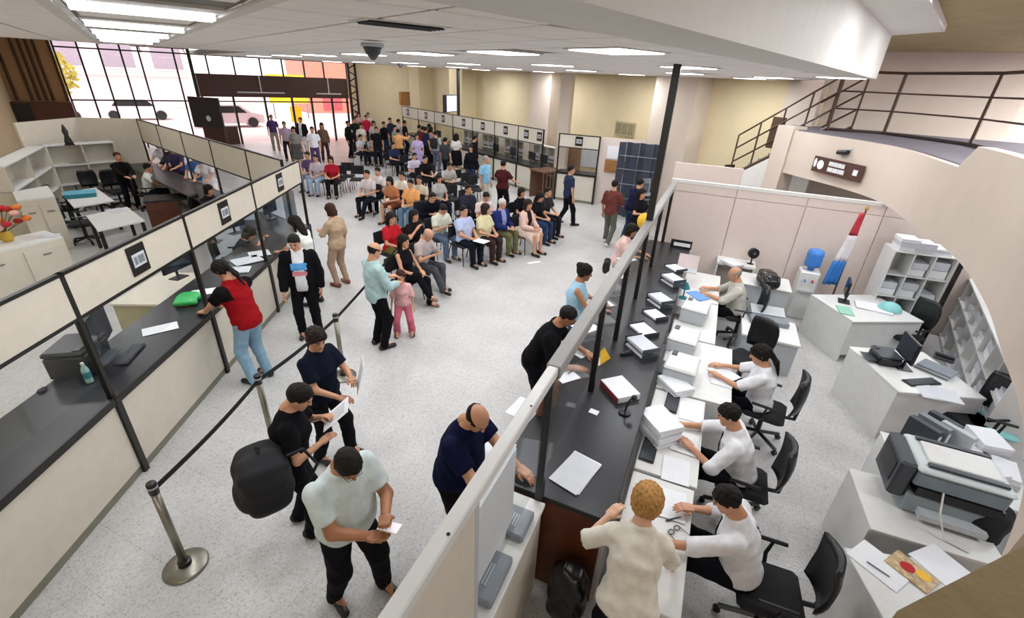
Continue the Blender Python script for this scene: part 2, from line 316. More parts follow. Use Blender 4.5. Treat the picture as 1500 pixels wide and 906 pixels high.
# ---------------------------------------------------------------- outside: forecourt, house, cars, tree, awning
struct(MB().prism([AB(30.1,-30)[:2],AB(75,-30)[:2],AB(75,30)[:2],AB(30.1,30)[:2]],-.2,-.02).build('ground_forecourt',mat('pale_paving','#e8dcda',.8)))
hz=thing('building','pale building with grey windows across the street beyond the glass front','building',AB(56,0),-AZA)
B(-16,5,0,6,0,9).build('wall',mat('pale_facade','#efe4e6',.8),hz)
for x in(-12,-8.5,-4.5,-1,2.5): 
    w=B(x,x+2.2,-.05,.02,3.2,6.2).build('window',mat('grey_blind','#a59daa',.5),hz); B(x-.1,x+2.3,-.1,.0,3.05,3.2).build('sill',WHITE,w)
B(-16,5,-.6,0,2.6,2.9).build('ledge',WHITE,hz)
hz2=thing('building','salmon pink building beyond the entrance doors','building',AB(50,18),-AZA)
B(-4.5,6,0,6,0,9).build('wall',mat('salmon_facade','#e08d78',.8),hz2)
for x in(-3,.5): B(x,x+1.8,-.05,.05,.2,2.6).build('window',mat('rose_glass','#b0545a',.5),hz2)
sg=thing('street_sign','yellow street sign panel standing beyond the entrance doors','sign',AB(44,10.6),-AZA)
B(-1.6,1.4,0,.1,1.2,3.3).build('panel',mat('sign_yellow','#f3d21a',.5),sg)
for x in(-1.4,1.2): B(x,x+.1,.02,.1,0,1.2).build('leg',GREY,sg)
sg2=thing('street_sign','small yellow sign board low beside the entrance doors','sign',AB(36,8.9),-AZA); B(-.35,.35,0,.06,.5,1.5).build('panel',MATS['sign_yellow'],sg2); B(-.05,.05,.02,.06,0,.5).build('leg',GREY,sg2)
def car(a,b,c,label):
    t=thing('car',label,'car',AB(a,b),-AZA)
    MB().prism([(-2.1,.25),(-2.1,.8),(-1.7,.9),(-1.1,1.42),(.7,1.42),(1.35,.95),(2.1,.8),(2.1,.25)],0,1.7).build('body',mat('car_'+c,c,.25),t,rot=(math.pi/2,0,0))
    MB().prism([(-1.35,.92),(-1.0,1.34),(.62,1.34),(1.1,.92)],-.01,1.71).build('windows',BLKP,t,rot=(math.pi/2,0,0))
    for x in(-1.35,1.35):
        for y in(-1.7,-.02): MB().cyl((x,y-.06,.32),(x,y+.1,.32),.32,n=16).build('wheel',BLKP,t)
car(46,-4.5,'#e9e6e8','white car parked outside next to the tree'); car(46,.3,'#dedce2','light silver car parked outside in front of the pale building'); car(40,5.2,'#c9b9bd','pinkish grey car parked outside behind the doors')
tr=thing('tree','leafy yellow green tree standing outside the glass front','tree',AB(41,-3.6))
MB().tube([(0,0,0),(.1,0,1.2),(0,.1,2.4)],.14).build('trunk',WOOD,tr)
lv=MB(); rr=random.Random(3)
for i in range(900):
    th=rr.random()*6.28; ph=math.acos(rr.uniform(-1,1)); r=1.5*rr.random()**.4
    c=(r*math.sin(ph)*math.cos(th),r*math.sin(ph)*math.sin(th),2.9+r*math.cos(ph)*.95); a=rr.random()*6; s=.16
    lv.add([(c[0]-s*math.cos(a),c[1]-s*math.sin(a),c[2]),(c[0],c[1],c[2]-s*.6),(c[0]+s*math.cos(a),c[1]+s*math.sin(a),c[2]+.05),(c[0],c[1],c[2]+s*.7)],[(0,1,2,3)])
tag(lv.build('foliage',mat('leaf','#b9b04a',.7,var=.3,scale=2),tr),kind='stuff')
aw=thing('awning','salmon coloured awning on steel trusses outside above the entrance','awning',AB(30.4,4),-AZA)
MB().sheet([(-3.3,.3,4.75),(7.5,.3,4.75),(7.5,4.5,5.15),(-3.3,4.5,5.15)],.05).build('roof',mat('awning_salmon','#e2a197',.7),aw)
for x in(-3,-1.2,.6,2.4,4.2,6,7.3):
    t_=MB().tube([(x,.3,4.7),(x,4.4,5.1)],.04).build('truss',DKBR,aw); MB().tube([(x,.3,4.2),(x,2.2,4.85)],.025).build('strut',DKBR,t_)
MB().tube([(-3.3,4.4,4.6),(7.5,4.4,4.6)],.05).build('beam',DKBR,aw); MB().tube([(-3.3,2.4,4.5),(7.5,2.4,4.5)],.04).build('beam',DKBR,aw)
# ---------------------------------------------------------------- mezzanine: curved fascia, carpeted slab, rail, stair
FC=[(6.05,11.0),(6.24,10.16),(6.42,9.21),(6.38,8.22),(5.85,6.75),(5.2,5.22),(4.4,3.95),(3.66,2.98),(3.16,2.33),(2.72,1.85),(2.42,1.56),(2.02,1.24)]
def smooth_curve(p,n=6):
    q=[]
    for i in range(len(p)-1):
        a,b,c,d=p[max(i-1,0)],p[i],p[i+1],p[min(i+2,len(p)-1)]
        for k in range(n):
            t=k/n; q.append(tuple(.5*((2*b[j])+(-a[j]+c[j])*t+(2*a[j]-5*b[j]+4*c[j]-d[j])*t*t+(-a[j]+3*b[j]-3*c[j]+d[j])*t**3) for j in(0,1)))
    return q+[p[-1]]
fc=smooth_curve(FC)
def offc(c,d):
    o=[]
    for i,p in enumerate(c):
        q=c[min(i+1,len(c)-1)]; r=c[max(i-1,0)]; t=Vector((q[0]-r[0],q[1]-r[1])).normalized(); o.append((p[0]-t.y*d,p[1]+t.x*d))
    return o
def band(c,z0,z1,th):
    inn=offc(c,th); n=len(c); V=[(x,y,z0) for x,y in c]+[(x,y,z1 if not callable(z1) else z1(i)) for i,(x,y) in enumerate(c)]+[(x,y,z0) for x,y in inn]+[(x,y,z1 if not callable(z1) else z1(i)) for i,(x,y) in enumerate(inn)]
    Fs=[]
    for i in range(n-1): Fs+=[(i,i+1,n+i+1,n+i),(2*n+i+1,2*n+i,3*n+i,3*n+i+1),(n+i,n+i+1,3*n+i+1,3*n+i),(i+1,i,2*n+i,2*n+i+1)]
    Fs+=[(0,n,3*n,2*n),(n-1,3*n-1,4*n-1,2*n-1)]; return MB().add(V,Fs)
N=len(fc)
struct(band(fc,2.22,lambda i:3.12 if fc[i][1]>6.0 else 3.40,.16).build('wall_fascia',BEIGE))
fi=offc(fc,.1)
struct(MB().prism(fi[:-8]+[(14,-7.9),(15.4,7.6),(10.1,10.6),(6.9,13.0),(6.7,11.6)],2.98,3.14).build('floor_mezzanine',CARPET))
struct(MB().prism(fi[-14:]+[(1.2,.66),(.9,.545),(.6,.425),(.42,.3),(.25,-.3),(3,-5),(9,-5)],3.0,3.21).build('trim_4',OLIVE))
for (x,y) in [(7.2,5.2),(6.2,3.6),(7.4,7.4),(4.6,1.6)]:
    area('under_mezzanine_lamp',(x,y,2.96),1.1,.3,26)  # added fill hidden behind the fascia, keeps the shelves below from going dark
# rail
rail=thing('mezzanine_rail','dark brown metal guard rail with three bars along the mezzanine edge','railing')
RP=[(6.92,11.3),P(1297,189,3.25)[:2],P(1424,205,3.25)[:2],(7.2,6.6),(6.6,5.2)]
for z,rd in((4.33,.028),(3.95,.016),(3.6,.016)): MB().tube([(x,y,z) for x,y in RP],rd).build('bar',RAIL,rail)
for x,y in RP[:4]: MB().obox((x,y,3.735),(.05,.05,1.19),(0,0,.5)).build('post',RAIL,rail)
kb=MB().tube([(x,y,3.17) for x,y in RP],.03).build('kerb',mat('dark_kerb','#3a2c28',.7),rail)
# stair
ST=Vector((6.86,11.15,3.22)); SB=Vector((5.75,13.0,1.75)); sd=(SB-ST); hv=Vector((sd.x,sd.y,0)).normalized(); sv=Vector((hv.y,-hv.x,0))*-1.0
if sv.x<0: sv=-sv
str_=thing('staircase','steep staircase with brown metal rail climbing to the mezzanine behind the office wall','staircase',tuple(ST))
def L_(v): v=Vector(v)-ST; return tuple(v)
nst=9
for i in range(nst):
    p=ST+sd*(i+.5)/nst; w=sv*1.0; t=hv*.14
    MB().prism([(Vector(L_(p-t))[0],L_(p-t)[1]),(L_(p+t)[0],L_(p+t)[1]),(L_(p+t+w)[0],L_(p+t+w)[1]),(L_(p-t+w)[0],L_(p-t+w)[1])],p.z-ST.z-.04,p.z-ST.z).build('tread',GREY,str_)
for s,nm in((0,0),(1.0,1)):
    a=ST+sv*s; b=SB+sv*s
    MB().tube([L_(a+Vector((0,0,-.02))),L_(b+Vector((0,0,-.02)))],.05).build('stringer',RAIL,str_)
    for h in(1.05,.72,.38): MB().tube([L_(a+Vector((0,0,h))),L_(b+Vector((0,0,h)))],.022).build('rail_bar',RAIL,str_)
    for k in range(5):
        p=a+(b-a)*k/4; MB().tube([L_(p),L_(p+Vector((0,0,1.05)))],.022).build('rail_post',RAIL,str_)
m=MB(); a,b=ST,SB
m.sheet([L_((a.x,a.y,a.z-.08)),L_((b.x,b.y,b.z-.08)),L_((b.x,b.y,b.z-.3)),L_((a.x,a.y,1.2))],.08); m.build('side_wall',WHITE,str_)
m=MB(); m.prism([L_(SB)[:2],L_(SB+hv*.9)[:2],L_(SB+hv*.9+sv*1.2)[:2],L_(SB+sv*1.2)[:2]],-1.62,-1.5); m.build('landing',GREY,str_)
MB().obox(L_(SB+Vector((-.02,.05,.12))),(.3,.06,.34),(0,0,.4)).build('end_box',RAIL,str_)
fb=thing('notice_box','dark metal framed notice box hung on the stair rail','notice',tuple(ST+sd*.55+Vector((0,0,.55))),math.atan2(hv.y,hv.x))
B(-.16,.16,-.05,-.0,-.36,.36).build('frame',RAIL,fb); B(-.12,.12,-.07,-.05,.03,.3).build('panel',GREY,fb); B(-.12,.12,-.07,-.05,-.32,-.03).build('panel',DGREY,fb)
struct(MB().prism([(6.0,10.95),(6.38,11.1),(6.22,11.5),(5.85,11.35)],0,3.2).build('pillar_6',BEIGE))
lr=thing('landing_rail','low dark rail along the stair landing by the back wall','railing')
lq=[P(1022,224,1.9),P(1060,212,1.9),P(1085,213,1.9),P(1115,216,1.9)]
for z in(2.35,2.05): MB().tube([(x,y,z) for x,y,_ in lq],.02).build('bar',RAIL,lr)
for x,y,_ in lq: MB().tube([(x,y,1.6),(x,y,2.35)],.02).build('post',RAIL,lr)
MB().prism([(lq[0][0],lq[0][1]),(lq[3][0],lq[3][1]),(lq[3][0]+.3,lq[3][1]+.8),(lq[0][0]+.3,lq[0][1]+.8)],0,1.62).build('base',WHITE,lr)
# hanging direction sign on the fascia (lettering too small to read in the photograph: rows of white strokes)
def fpt(az,d=-.03):
    az=math.radians(az); best=min(range(N),key=lambda i:abs(math.atan2(fc[i][0],fc[i][1])-az)); return offc(fc,d)[best]
s0,s1=fpt(31.7,-.04),fpt(36.0,-.04); sl=math.hypot(s1[0]-s0[0],s1[1]-s0[1]); sa=math.atan2(s1[1]-s0[1],s1[0]-s0[0])
sgn=thing('direction_sign','brown direction sign with white pictogram and lettering on the mezzanine fascia','sign',(s0[0],s0[1],2.42),sa)
sx=1 
B(0,sl,-.03,.0,0,.3).build('board',DKBR,sgn)
ltr=MB(); rr=random.Random(11)
for row in(0,1):
    x=sl*.34
    while x<sl*.66:
        w=rr.uniform(.025,.05)*sl/1.2; ltr.box(x,x+w*.7,-.036,-.03,.17-row*.11,.25-row*.11); x+=w
ltr.build('lettering',PAPER,sgn); MB().ball((sl*.17,-.034,.15),(.09,.004,.09)).build('pictogram',PAPER,sgn); MB().ball((sl*.05,-.034,.17),(.04,.004,.09)).build('pictogram',PAPER,sgn); B(sl*.84,sl*.92,-.036,-.03,.1,.2).build('arrow',PAPER,sgn)
cm=thing('wall_camera','small black security camera above the brown sign on the fascia','camera',(*fpt(33.6,-.06),2.86),sa)
MB().cyl((-.14,0,0),(.1,0,.03),.045).build('body',BLKP,cm); MB().tube([(.05,0,.02),(.1,.05,.1)],.02).build('bracket',LGREY,cm)
# office partition wall (panels) behind the staff
ow=struct(bpy.data.objects.new('wall_office',None)); COL.objects.link(ow); ow.location=RF(9.95,0,0); ow.rotation_euler=(0,0,-RZ)
B(-.76,6.5,0,.06,0,2.2).build('core',PANEL,ow)
for k in range(6): B(-.74+k*1.2,-.74+k*1.2+1.185,-.025,0,.1,2.0).build('panel',PANEL,ow); B(-.74+k*1.2,-.74+k*1.2+1.185,-.02,0,2.015,2.17).build('panel',PANEL,ow)
B(-.78,6.5,-.03,.07,2.17,2.23).build('cap',WHITE,ow)
w2=struct(bpy.data.objects.new('wall_passage',None)); COL.objects.link(w2); w2.location=RF(11.6,0,0); w2.rotation_euler=(0,0,-RZ)
B(-.9,.55,0,.06,0,2.32).build('panel',PANEL,w2)
# far wall of the R-bay: poster wall and booth wall at u=16.2
pw=struct(bpy.data.objects.new('wall_booth',None)); COL.objects.link(pw); pw.location=RF(16.15,0,0); pw.rotation_euler=(0,0,-RZ)
B(-3.75,1.6,0,.06,0,2.25).build('panel',PANEL,pw)
struct(MB().prism([RF(16.95,-5.6)[:2],RF(16.95,-5.2)[:2],RF(17.3,-5.2)[:2],RF(17.3,-5.6)[:2]],0,CEIL).build('pillar_7',BEIGE))
# ================================================================= COUNTERS
def sign_plate(parent,x,y,z,w=.26,h=.3,flip=1):
    """black number plate with a pale middle (digits unreadable in the photograph)"""
    s=B(x-w/2,x+w/2,y,y+.012*flip,z-h/2,z+h/2) if flip>0 else B(x-w/2,x+w/2,y-.012,y,z-h/2,z+h/2)
    o=s.build('number_plate',BLACK,parent); yy=(y+.012*flip,y+.018*flip); yy=(min(yy),max(yy))
    B(x-w*.36,x+w*.36,*yy,z-h*.22,z+h*.22).build('plate_face',PAPER2,o); d=MB(); y2=(y+.018*flip,y+.021*flip); y2=(min(y2),max(y2))
    for k in(-.2,.02,.2): d.box(x+w*k-.02,x+w*k+.02,*y2,z-.04,z+.04)
    d.build('digits',GREY,o); return o
def service_counter(label,p0,p1,posts,depth,zc=.96,zh0=1.84,zh1=2.26,side=1,plates=(),front=True,gap=None,kick=True):
    """counter with front panels, worktop, posts, header panels; local x along p0->p1, customers on -y side"""
    dx,dy=p1[0]-p0[0],p1[1]-p0[1]; Ln=math.hypot(dx,dy); rz=math.atan2(dy,dx)
    t=thing('service_counter',label,'counter',(p0[0],p0[1],0),rz); s=side
    def bx(x0,x1,y0,y1,z0,z1,c=0): return B(x0,x1,min(y0*s,y1*s),max(y0*s,y1*s),z0,z1,c)
    bx(0,Ln,-.03,depth,zc-.04,zc,.006).build('worktop',WORK,t); bx(0,Ln,-.045,-.025,zc-.07,zc+.005).build('edge_strip',BLACK,t)
    if kick: bx(0,Ln,-.012,.05,0,.09).build('skirting',KICK,t)
    ps=sorted(posts)
    for x in ps: bx(x-.03,x+.03,-.05,.03,0,zc).build('post',BLACK,t); bx(x-.022,x+.022,-.02,.025,zc,zh1).build('upper_post',BLACK,t)
    for a,b in zip(ps[:-1],ps[1:]):
        bx(a+.03,b-.03,-.02,.02,.09,zc-.05,.004).build('front_panel',CREAM,t)
        h=bx(a+.022,b-.022,-.015,.015,zh0,zh1-.02,.003).build('header_panel',CREAM,t)
        bx(a,b,-.02,.02,zh1-.03,zh1).build('header_rail',BLACK,t); bx(a,b,-.018,.018,zh0-.03,zh0).build('header_rail',BLACK,t)
        bx(a+.022,b-.022,-.004,.004,zc+.22,zh0-.03).build('glass_pane',GLASS,t)
    for x in plates: sign_plate(t,x,-.016*s if s>0 else .016,(zh0+zh1)/2,flip=-1 if s>0 else 1)
    return t
# left counter (customers on its right, east side)
AL=math.radians(-5.2); L0=P(268,620)
def LF(y,off=0):
    k=(y-L0[1])/math.cos(AL); return (L0[0]+k*math.sin(AL)+off*math.cos(AL), y-off*math.sin(AL))
pl=[-.8,1.35]+[]
def Lk(px,py,z):   # distance along the counter of a pixel on its face
    d=ray(px,py); n=np.array([math.cos(AL),-math.sin(AL)]); t=(n@np.array(L0[:2]))/(n@d[:2]); p=d[:2]*t; return float((p-np.array(LF(.2)))@np.array([math.sin(AL),math.cos(AL)]))
lposts=[Lk(85,400,2),-.0+.02]+[Lk(x,y,2) for x,y in[(263,308),(365,263),(437,240)]]
lposts[1]=max(.02,lposts[0]-1.75)
lc_=service_counter('long left service counter with cream panels, black worktop and five bays',LF(.2),LF(9.35),lposts,.75,side=1,plates=[Lk(197,373,2),Lk(325,305,2),Lk(408,266,2)])
# far counters along the yellow wall
CB=11.47
ap=[24.69,22.85,21.15,19.45,17.8,16.15,14.6,13.15]
def fk(a): return 24.8-a
fc_=service_counter('row of cream service booths with number plates along the yellow wall',AB(24.8,CB)[:2],AB(13.05,CB)[:2],[fk(a) for a in ap],.7,zc=.95,zh0=1.78,zh1=2.3,side=1,plates=[fk(a) for a in(24,22,20.3,18.5,17.0,15.4,14.1,13.35)])
# single booth at u=16
bt=service_counter('single cream service booth beside the notice wall',RF(16.05,-5.22)[:2],RF(16.05,-3.8)[:2],[.03,1.45],.6,zc=1.0,zh0=1.85,zh1=2.27,side=1,plates=[.74])
B(.3,1.2,1.6,1.65,1.0,1.9).build('back_board',PAPER2,bt); B(-.2,.42,1.55,1.6,.8,1.85).build('back_door',mat('tan_door','#8a6a50',.6),bt)
# back-left counter
q0,q1=P(413,234,2.25)[:2],P(200,174,2.25)[:2]; Lb=math.hypot(q1[0]-q0[0],q1[1]-q0[1])
bp_=[0.03]+[Lb*math.hypot(P(x,y,2.25)[0]-q0[0],P(x,y,2.25)[1]-q0[1])/Lb for x,y in[(358,219),(305,204),(265,192),(230,182)]]+[Lb-.03]
bc_=service_counter('rear left service counter closing off the staff booth from the entrance',q0,q1,bp_,.7,zc=.95,zh0=1.6,zh1=2.25,side=1)
# left staff booth back wall
wallseg('wall_booth_left',[q1,P(110,172,2.25)[:2],P(18,180,2.25)[:2]],0,2.25,CREAM,.06)
# ---------------------------------------------------------------- right counter (R frame: x=v, y=u)
rc=thing('service_counter','long dark topped right service counter with glazed screen between customers and staff','counter',RF(0,0,0),-RZ)
VB=-.70; ZC=1.02
B(-1.18,-.14,2.45,9.6,ZC-.05,ZC,.006).build('worktop',WORK,rc)
B(-1.12,-1.08,2.5,9.6,.0,ZC-.05).build('front_panel',PANEL,rc); B(-.2,-.16,2.5,9.6,0,ZC-.05).build('back_panel',WHITEL,rc)
B(-1.1,-.2,2.46,2.5,0,ZC-.05).build('end_panel',WOOD,rc)
rps=[.3,1.34,2.42,3.95,5.12,6.5,8.0,9.6]
for i,y in enumerate(rps):
    w=.028 if y>2 else .02
    B(VB-w,VB+w,y-w,y+w,ZC if y>1 else 0,2.16).build('post',BLACK if y>2 else LGREY,rc)
B(VB-.036,VB+.036,-.6,2.45,2.15,2.22,.008).build('top_rail',WHITEL,rc); B(VB-.05,VB+.05,2.45,9.7,2.12,2.22,.008).build('top_rail',mat('grey_beam','#8d8b88',.5),rc)
for y in(.62,1.08,2.0): MB().cyl((VB+.02,y,2.22),(VB+.02,y,2.223),.008,n=8).build('screw',BLACK,rc)
for a,b in zip(rps[1:-1],rps[2:]): B(VB-.004,VB+.004,a+.03,b-.03,ZC+.25,2.12).build('glass_pane',GLASS,rc)
for a,b in((-.6,.60),(.64,1.32)): B(VB-.02,VB+.02,a,b,.06 if a<.5 else 1.025,2.15,.004).build('solid_panel',CREAM,rc)
B(VB-.025,VB+.025,.595,.645,0,2.15).build('panel_post',ALU,rc)
# white ledge cabinet standing under the near glass bay
lg=thing('ledge_cabinet','narrow white ledge cabinet under the glazed bay at the end of the right counter','cabinet',RF(0,0,0),-RZ)
B(-1.12,-.64,.82,2.4,.98,1.02,.006).build('top',WHITEL,lg); B(-1.1,-.66,.84,2.38,.0,.98).build('body',CREAM,lg)
nb=thing('notice_board','white notice board standing behind the glass of the right counter','board',RF(1.75,-.79,1.02),-RZ)
B(-.03,0,-.4,.35,0,.75).build('sheet',PAPER,nb); B(-.035,-.03,-.42,.37,-.0,.77).build('frame',ALU,nb)
for k,(u,s,lb) in enumerate([(2.12,.24,'small grey fuse box on the white ledge cabinet nearest the brown end panel'),(1.68,.34,'larger grey fuse box on the white ledge cabinet beside the notice board')]):
    t=thing('fuse_box',lb,'box',RF(u,-.73,1.02),-RZ); B(-.13 if k==0 else -.15,.06,-s/2,s/2,0,.07,.01).build('body',GREY,t); 
    for j in range(4): B(-.09+.02*j,-.08+.02*j,-s*.25,s*.2,.07,.074).build('slot',LGREY,t)
# tall black pole of the glass screen up to the ceiling
pole=MB().box(-.045,.045,-.045,.045,2.2,CEIL,.006).build('steel_pole',BLACK,loc=RF(6.5,VB,0),rz=-RZ); tag(pole,'tall black steel pole from the right glass screen up to the ceiling','pole')
fp=PB(671,105,CB); pole2=MB().box(-.05,.05,-.05,.05,2.3,CEIL).build('steel_pole',BLACK,loc=AB(fp[0],CB),rz=-AZA); tag(pole2,'black steel pole above the far booths carrying the television','pole')
tv=thing('television','bright wall television on the black pole above the far booths','television',AB(fp[0]+.3,CB-.25,2.75),-AZA+math.pi+.5)
B(-.55,.55,-.03,.03,-.35,.35,.01).build('casing',BLKP,tv); B(-.52,.3,.03,.035,-.32,.32).build('screen',SCREEN,tv); MB().tube([(0,-.03,0),(.2,-.25,0)],.03).build('arm',BLKP,tv)
# ================================================================= PEOPLE (distance-field bodies, meshed)
def snet(f,lo,hi,h):
    lo=np.asarray(lo,np.float32)-h*1.5; hi=np.asarray(hi,np.float32)+h*1.5
    n=np.ceil((hi-lo)/h).astype(int)+1
    ax=[lo[i]+h*np.arange(n[i],dtype=np.float32) for i in range(3)]
    G=np.stack(np.meshgrid(*ax,indexing='ij'),-1).reshape(-1,3)
    v=f(G).reshape(n).astype(np.float32); s=v<0
    S=np.zeros((n[0]-1,n[1]-1,n[2]-1,3),np.float32); C=np.zeros(n-1,np.float32); edges=[]
    for a in range(3):
        sl0=[slice(None)]*3; sl1=[slice(None)]*3; sl0[a]=slice(0,-1); sl1[a]=slice(1,None)
        I=np.argwhere(s[tuple(sl0)]!=s[tuple(sl1)])
        b,c=(a+1)%3,(a+2)%3
        I=I[(I[:,b]>0)&(I[:,c]>0)&(I[:,b]<n[b]-1)&(I[:,c]<n[c]-1)]
        if len(I)==0: continue
        J=I.copy(); J[:,a]+=1; v0=v[tuple(I.T)]; v1=v[tuple(J.T)]; t=v0/(v0-v1)
        p=I.astype(np.float32); p[:,a]+=t
        for db in(0,1):
            for dc in(0,1):
                K_=I.copy(); K_[:,b]-=db; K_[:,c]-=dc; k=tuple(K_.T)
                np.add.at(S,k,p); np.add.at(C,k,1)
        edges.append((a,I,v0<0))
    m=C>0; idx=-np.ones(C.shape,np.int64); idx[m]=np.arange(m.sum()); V=S[m]/C[m][:,None]*h+lo
    Fs=[]
    for a,I,neg in edges:
        b,c=(a+1)%3,(a+2)%3; q=[]
        for db,dc in((0,0),(1,0),(1,1),(0,1)):
            K_=I.copy(); K_[:,b]-=db; K_[:,c]-=dc; q.append(idx[tuple(K_.T)])
        Q=np.stack(q,1); Q[~neg]=Q[~neg][:,::-1]; Fs.append(Q)
    return V,np.concatenate(Fs)
A_=lambda *x:np.array(x,np.float32)
def cone(X,a,b,ra,rb):
    a=np.asarray(a,np.float32);b=np.asarray(b,np.float32); ba=b-a; pa=X-a; t=np.clip(pa@ba/max(float(ba@ba),1e-9),0,1); return np.linalg.norm(pa-t[:,None]*ba,axis=1)-(ra+(rb-ra)*t)
def ell(X,c,r):
    r=np.asarray(r,np.float32); q=(X-np.asarray(c,np.float32))/r; k0=np.linalg.norm(q,axis=1); k1=np.linalg.norm(q/r,axis=1)+1e-9; return k0*(k0-1)/k1
def smin(a,b,k):
    h=np.maximum(k-np.abs(a-b),0)/k; return np.minimum(a,b)-h*h*k*.25
def smax(a,b,k): return -smin(-a,-b,k)
# --- head, hair and hand templates
def skull(X): 
    return smin(ell(X,(0,-.012,.035),(.074,.094,.084)),ell(X,(0,.022,-.036),(.057,.066,.08)),.05)
def headf(X):
    d=skull(X); d=smin(d,cone(X,(0,.066,-.092),(0,.07,-.086),.022,.02),.03)
    d=smin(d,cone(X,(0,.084,.02),(0,.104,-.02),.008,.0135),.015); d=smin(d,cone(X,(-.03,.078,.026),(.03,.078,.026),.012,.012),.015)
    for s in(-1,1): 
        d=smax(d,-(np.linalg.norm(X-A_(s*.031,.096,.006),axis=1)-.0125),.012); d=np.minimum(d,np.linalg.norm(X-A_(s*.031,.076,.006),axis=1)-.0125)
        d=smin(d,ell(X,(s*.076,-.012,-.004),(.011,.02,.031)),.008)
    d=smin(d,cone(X,(-.018,.083,-.052),(.018,.083,-.052),.008,.008),.008)
    return smin(d,cone(X,(0,-.022,-.05),(0,-.035,-.15),.05,.054),.03)
def head_mesh(h):
    V,F=snet(headf,(-.1,-.12,-.17),(.1,.13,.13),h); c=V[F].mean(1); x=np.abs(c[:,0]); mi=np.zeros(len(F),int)
    mi[(np.abs(x-.031)<.009)&(np.abs(c[:,2]-.006)<.0065)&(c[:,1]>.06)]=1
    mi[(x>.013)&(x<.048)&(np.abs(c[:,2]-.029)<.0055)&(c[:,1]>.055)]=2; mi[(x<.022)&(np.abs(c[:,2]+.053)<.0065)&(c[:,1]>.065)]=3
    return V,F,mi
HEADS={0:head_mesh(.0062),1:head_mesh(.0125)}
def hairf(kind):
    def f(X):
        x,y,z=X.T; b=skull(X); nz=.0035*np.sin(x*95+z*60)*np.sin(y*85+1)+.002*np.sin(x*230+y*90)
        if kind=='bald': return np.maximum(np.maximum(b-.008+nz,z-.052+.25*(y+.05)),(.75*y-.012)-z)
        if kind=='curly': 
            nz=.008*np.sin(x*110)*np.sin(y*105+1)*np.sin(z*115+.5); return np.maximum(b-.03+nz,(.9*y-.045)-z)
        d=np.maximum(b-.0105+nz,(.78*y-.004+.006*np.sin(x*70))-z)
        if kind=='short': return d
        d=np.maximum(b-.017+nz,(.85*y-.03)-z)
        if kind=='long':
            d=smin(d,ell(X,(0,-.075,-.1),(.092,.05,.2)),.03)
            for s in(-1,1): d=smin(d,cone(X,(s*.072,-.01,.03),(s*.085,.005,-.2),.024,.018),.02)
        if kind=='ponytail': d=smin(d,cone(X,(0,-.11,.045),(0,-.15,-.12),.026,.032),.02); d=smin(d,cone(X,(0,-.15,-.12),(.01,-.14,-.3),.03,.01),.02)
        if kind=='bun': d=smin(d,ell(X,(0,-.1,.085),(.052,.045,.045)),.015)
        if kind=='bob':
            d=smin(d,ell(X,(0,-.045,-.05),(.09,.065,.1)),.03)
            for s in(-1,1): d=smin(d,cone(X,(s*.07,0,.03),(s*.078,.01,-.09),.022,.02),.02)
        return d+nz
    return f
HAIRC={}
def hair_mesh(kind,lv):
    k=(kind,lv)
    if k not in HAIRC:
        V,F=snet(hairf(kind),(-.15,-.2,-.33),(.15,.12,.16),.0085 if lv==0 else .014); HAIRC[k]=(V,F)
    return HAIRC[k]
def hand_mesh(curl,h):
    segs=[]; th=[(A_(-.026,.016,-.004),A_(-.052,.045,-.014),.0125,.0105),(A_(-.052,.045,-.014),A_(-.05-.004*(1-curl),.078,-.02-.02*curl),.0105,.008)]
    for i,(x,y,L) in enumerate(((-.027,.088,.07),(-.009,.092,.078),(.0095,.089,.072),(.027,.08,.056))):
        p=A_(x,y,0); a=.0; sp=(i-1.5)*.05
        for k,fr_ in enumerate((.44,.31,.25)):
            a+=curl*(.55,.75,.5)[k]; d=A_(math.sin(sp)*math.cos(a),math.cos(a)*math.cos(sp),-math.sin(a)); q=p+d*L*fr_; segs.append((p,q,.0088-.0006*k,.0084-.0007*k)); p=q
    def f(X):
        Y=X.copy(); q=np.abs(X-A_(0,.048,0))-A_(.032,.04,.006); d=np.linalg.norm(np.maximum(q,0),axis=1)+np.minimum(q.max(1),0)-.009
        Y[:,0]*=.82; d=smin(d,cone(Y,(0,-.035,0),(0,.02,0),.0235,.021),.02)
        g=None
        for s in segs+th: e=cone(X,*s); d=smin(d,e,.006)
        return d
    return snet(f,(-.08,-.06,-.12),(.06,.2,.03),h)
HANDS={}
def hand(curl,lv):
    k=(curl,lv)
    if k not in HANDS: HANDS[k]=hand_mesh(curl,.0046 if lv==0 else .0085)
    return HANDS[k]
def ik(S,T,l1,l2,pole):
    S=np.array(S,float);T=np.array(T,float); v=T-S; d=np.linalg.norm(v); m=(l1+l2)*.995
    if d>m: T=S+v/d*m; v=T-S; d=m
    u=v/d; a=(l1*l1-l2*l2+d*d)/(2*d); hh=math.sqrt(max(l1*l1-a*a,0)); p=np.array(pole,float); p=p-u*(p@u); p/=np.linalg.norm(p)+1e-9; return S+u*a+p*hh,T
def rot3(rx,ry,rz):
    from mathutils import Euler
    return np.array(Euler((rx,ry,rz)).to_matrix())
SKIN={'a':'#c69272','b':'#a8714f','c':'#d9ab8d','d':'#8f5c40'}
def cmat(col,kind='cloth'): 
    return mat(kind+'_'+col.strip('#'),col,.9,var=.1,scale=14,bump=.3,bscale=180,spec=.12) if kind=='cloth' else mat(kind+'_'+col.strip('#'),col,.5,var=.05,scale=20)
HCOL={'black':'#17130f','brown':'#2c1c12','dark':'#221812','blond':'#b98a50','grey':'#8d8884','white':'#c9c6c2','red':'#3b2018'}
NP_=0
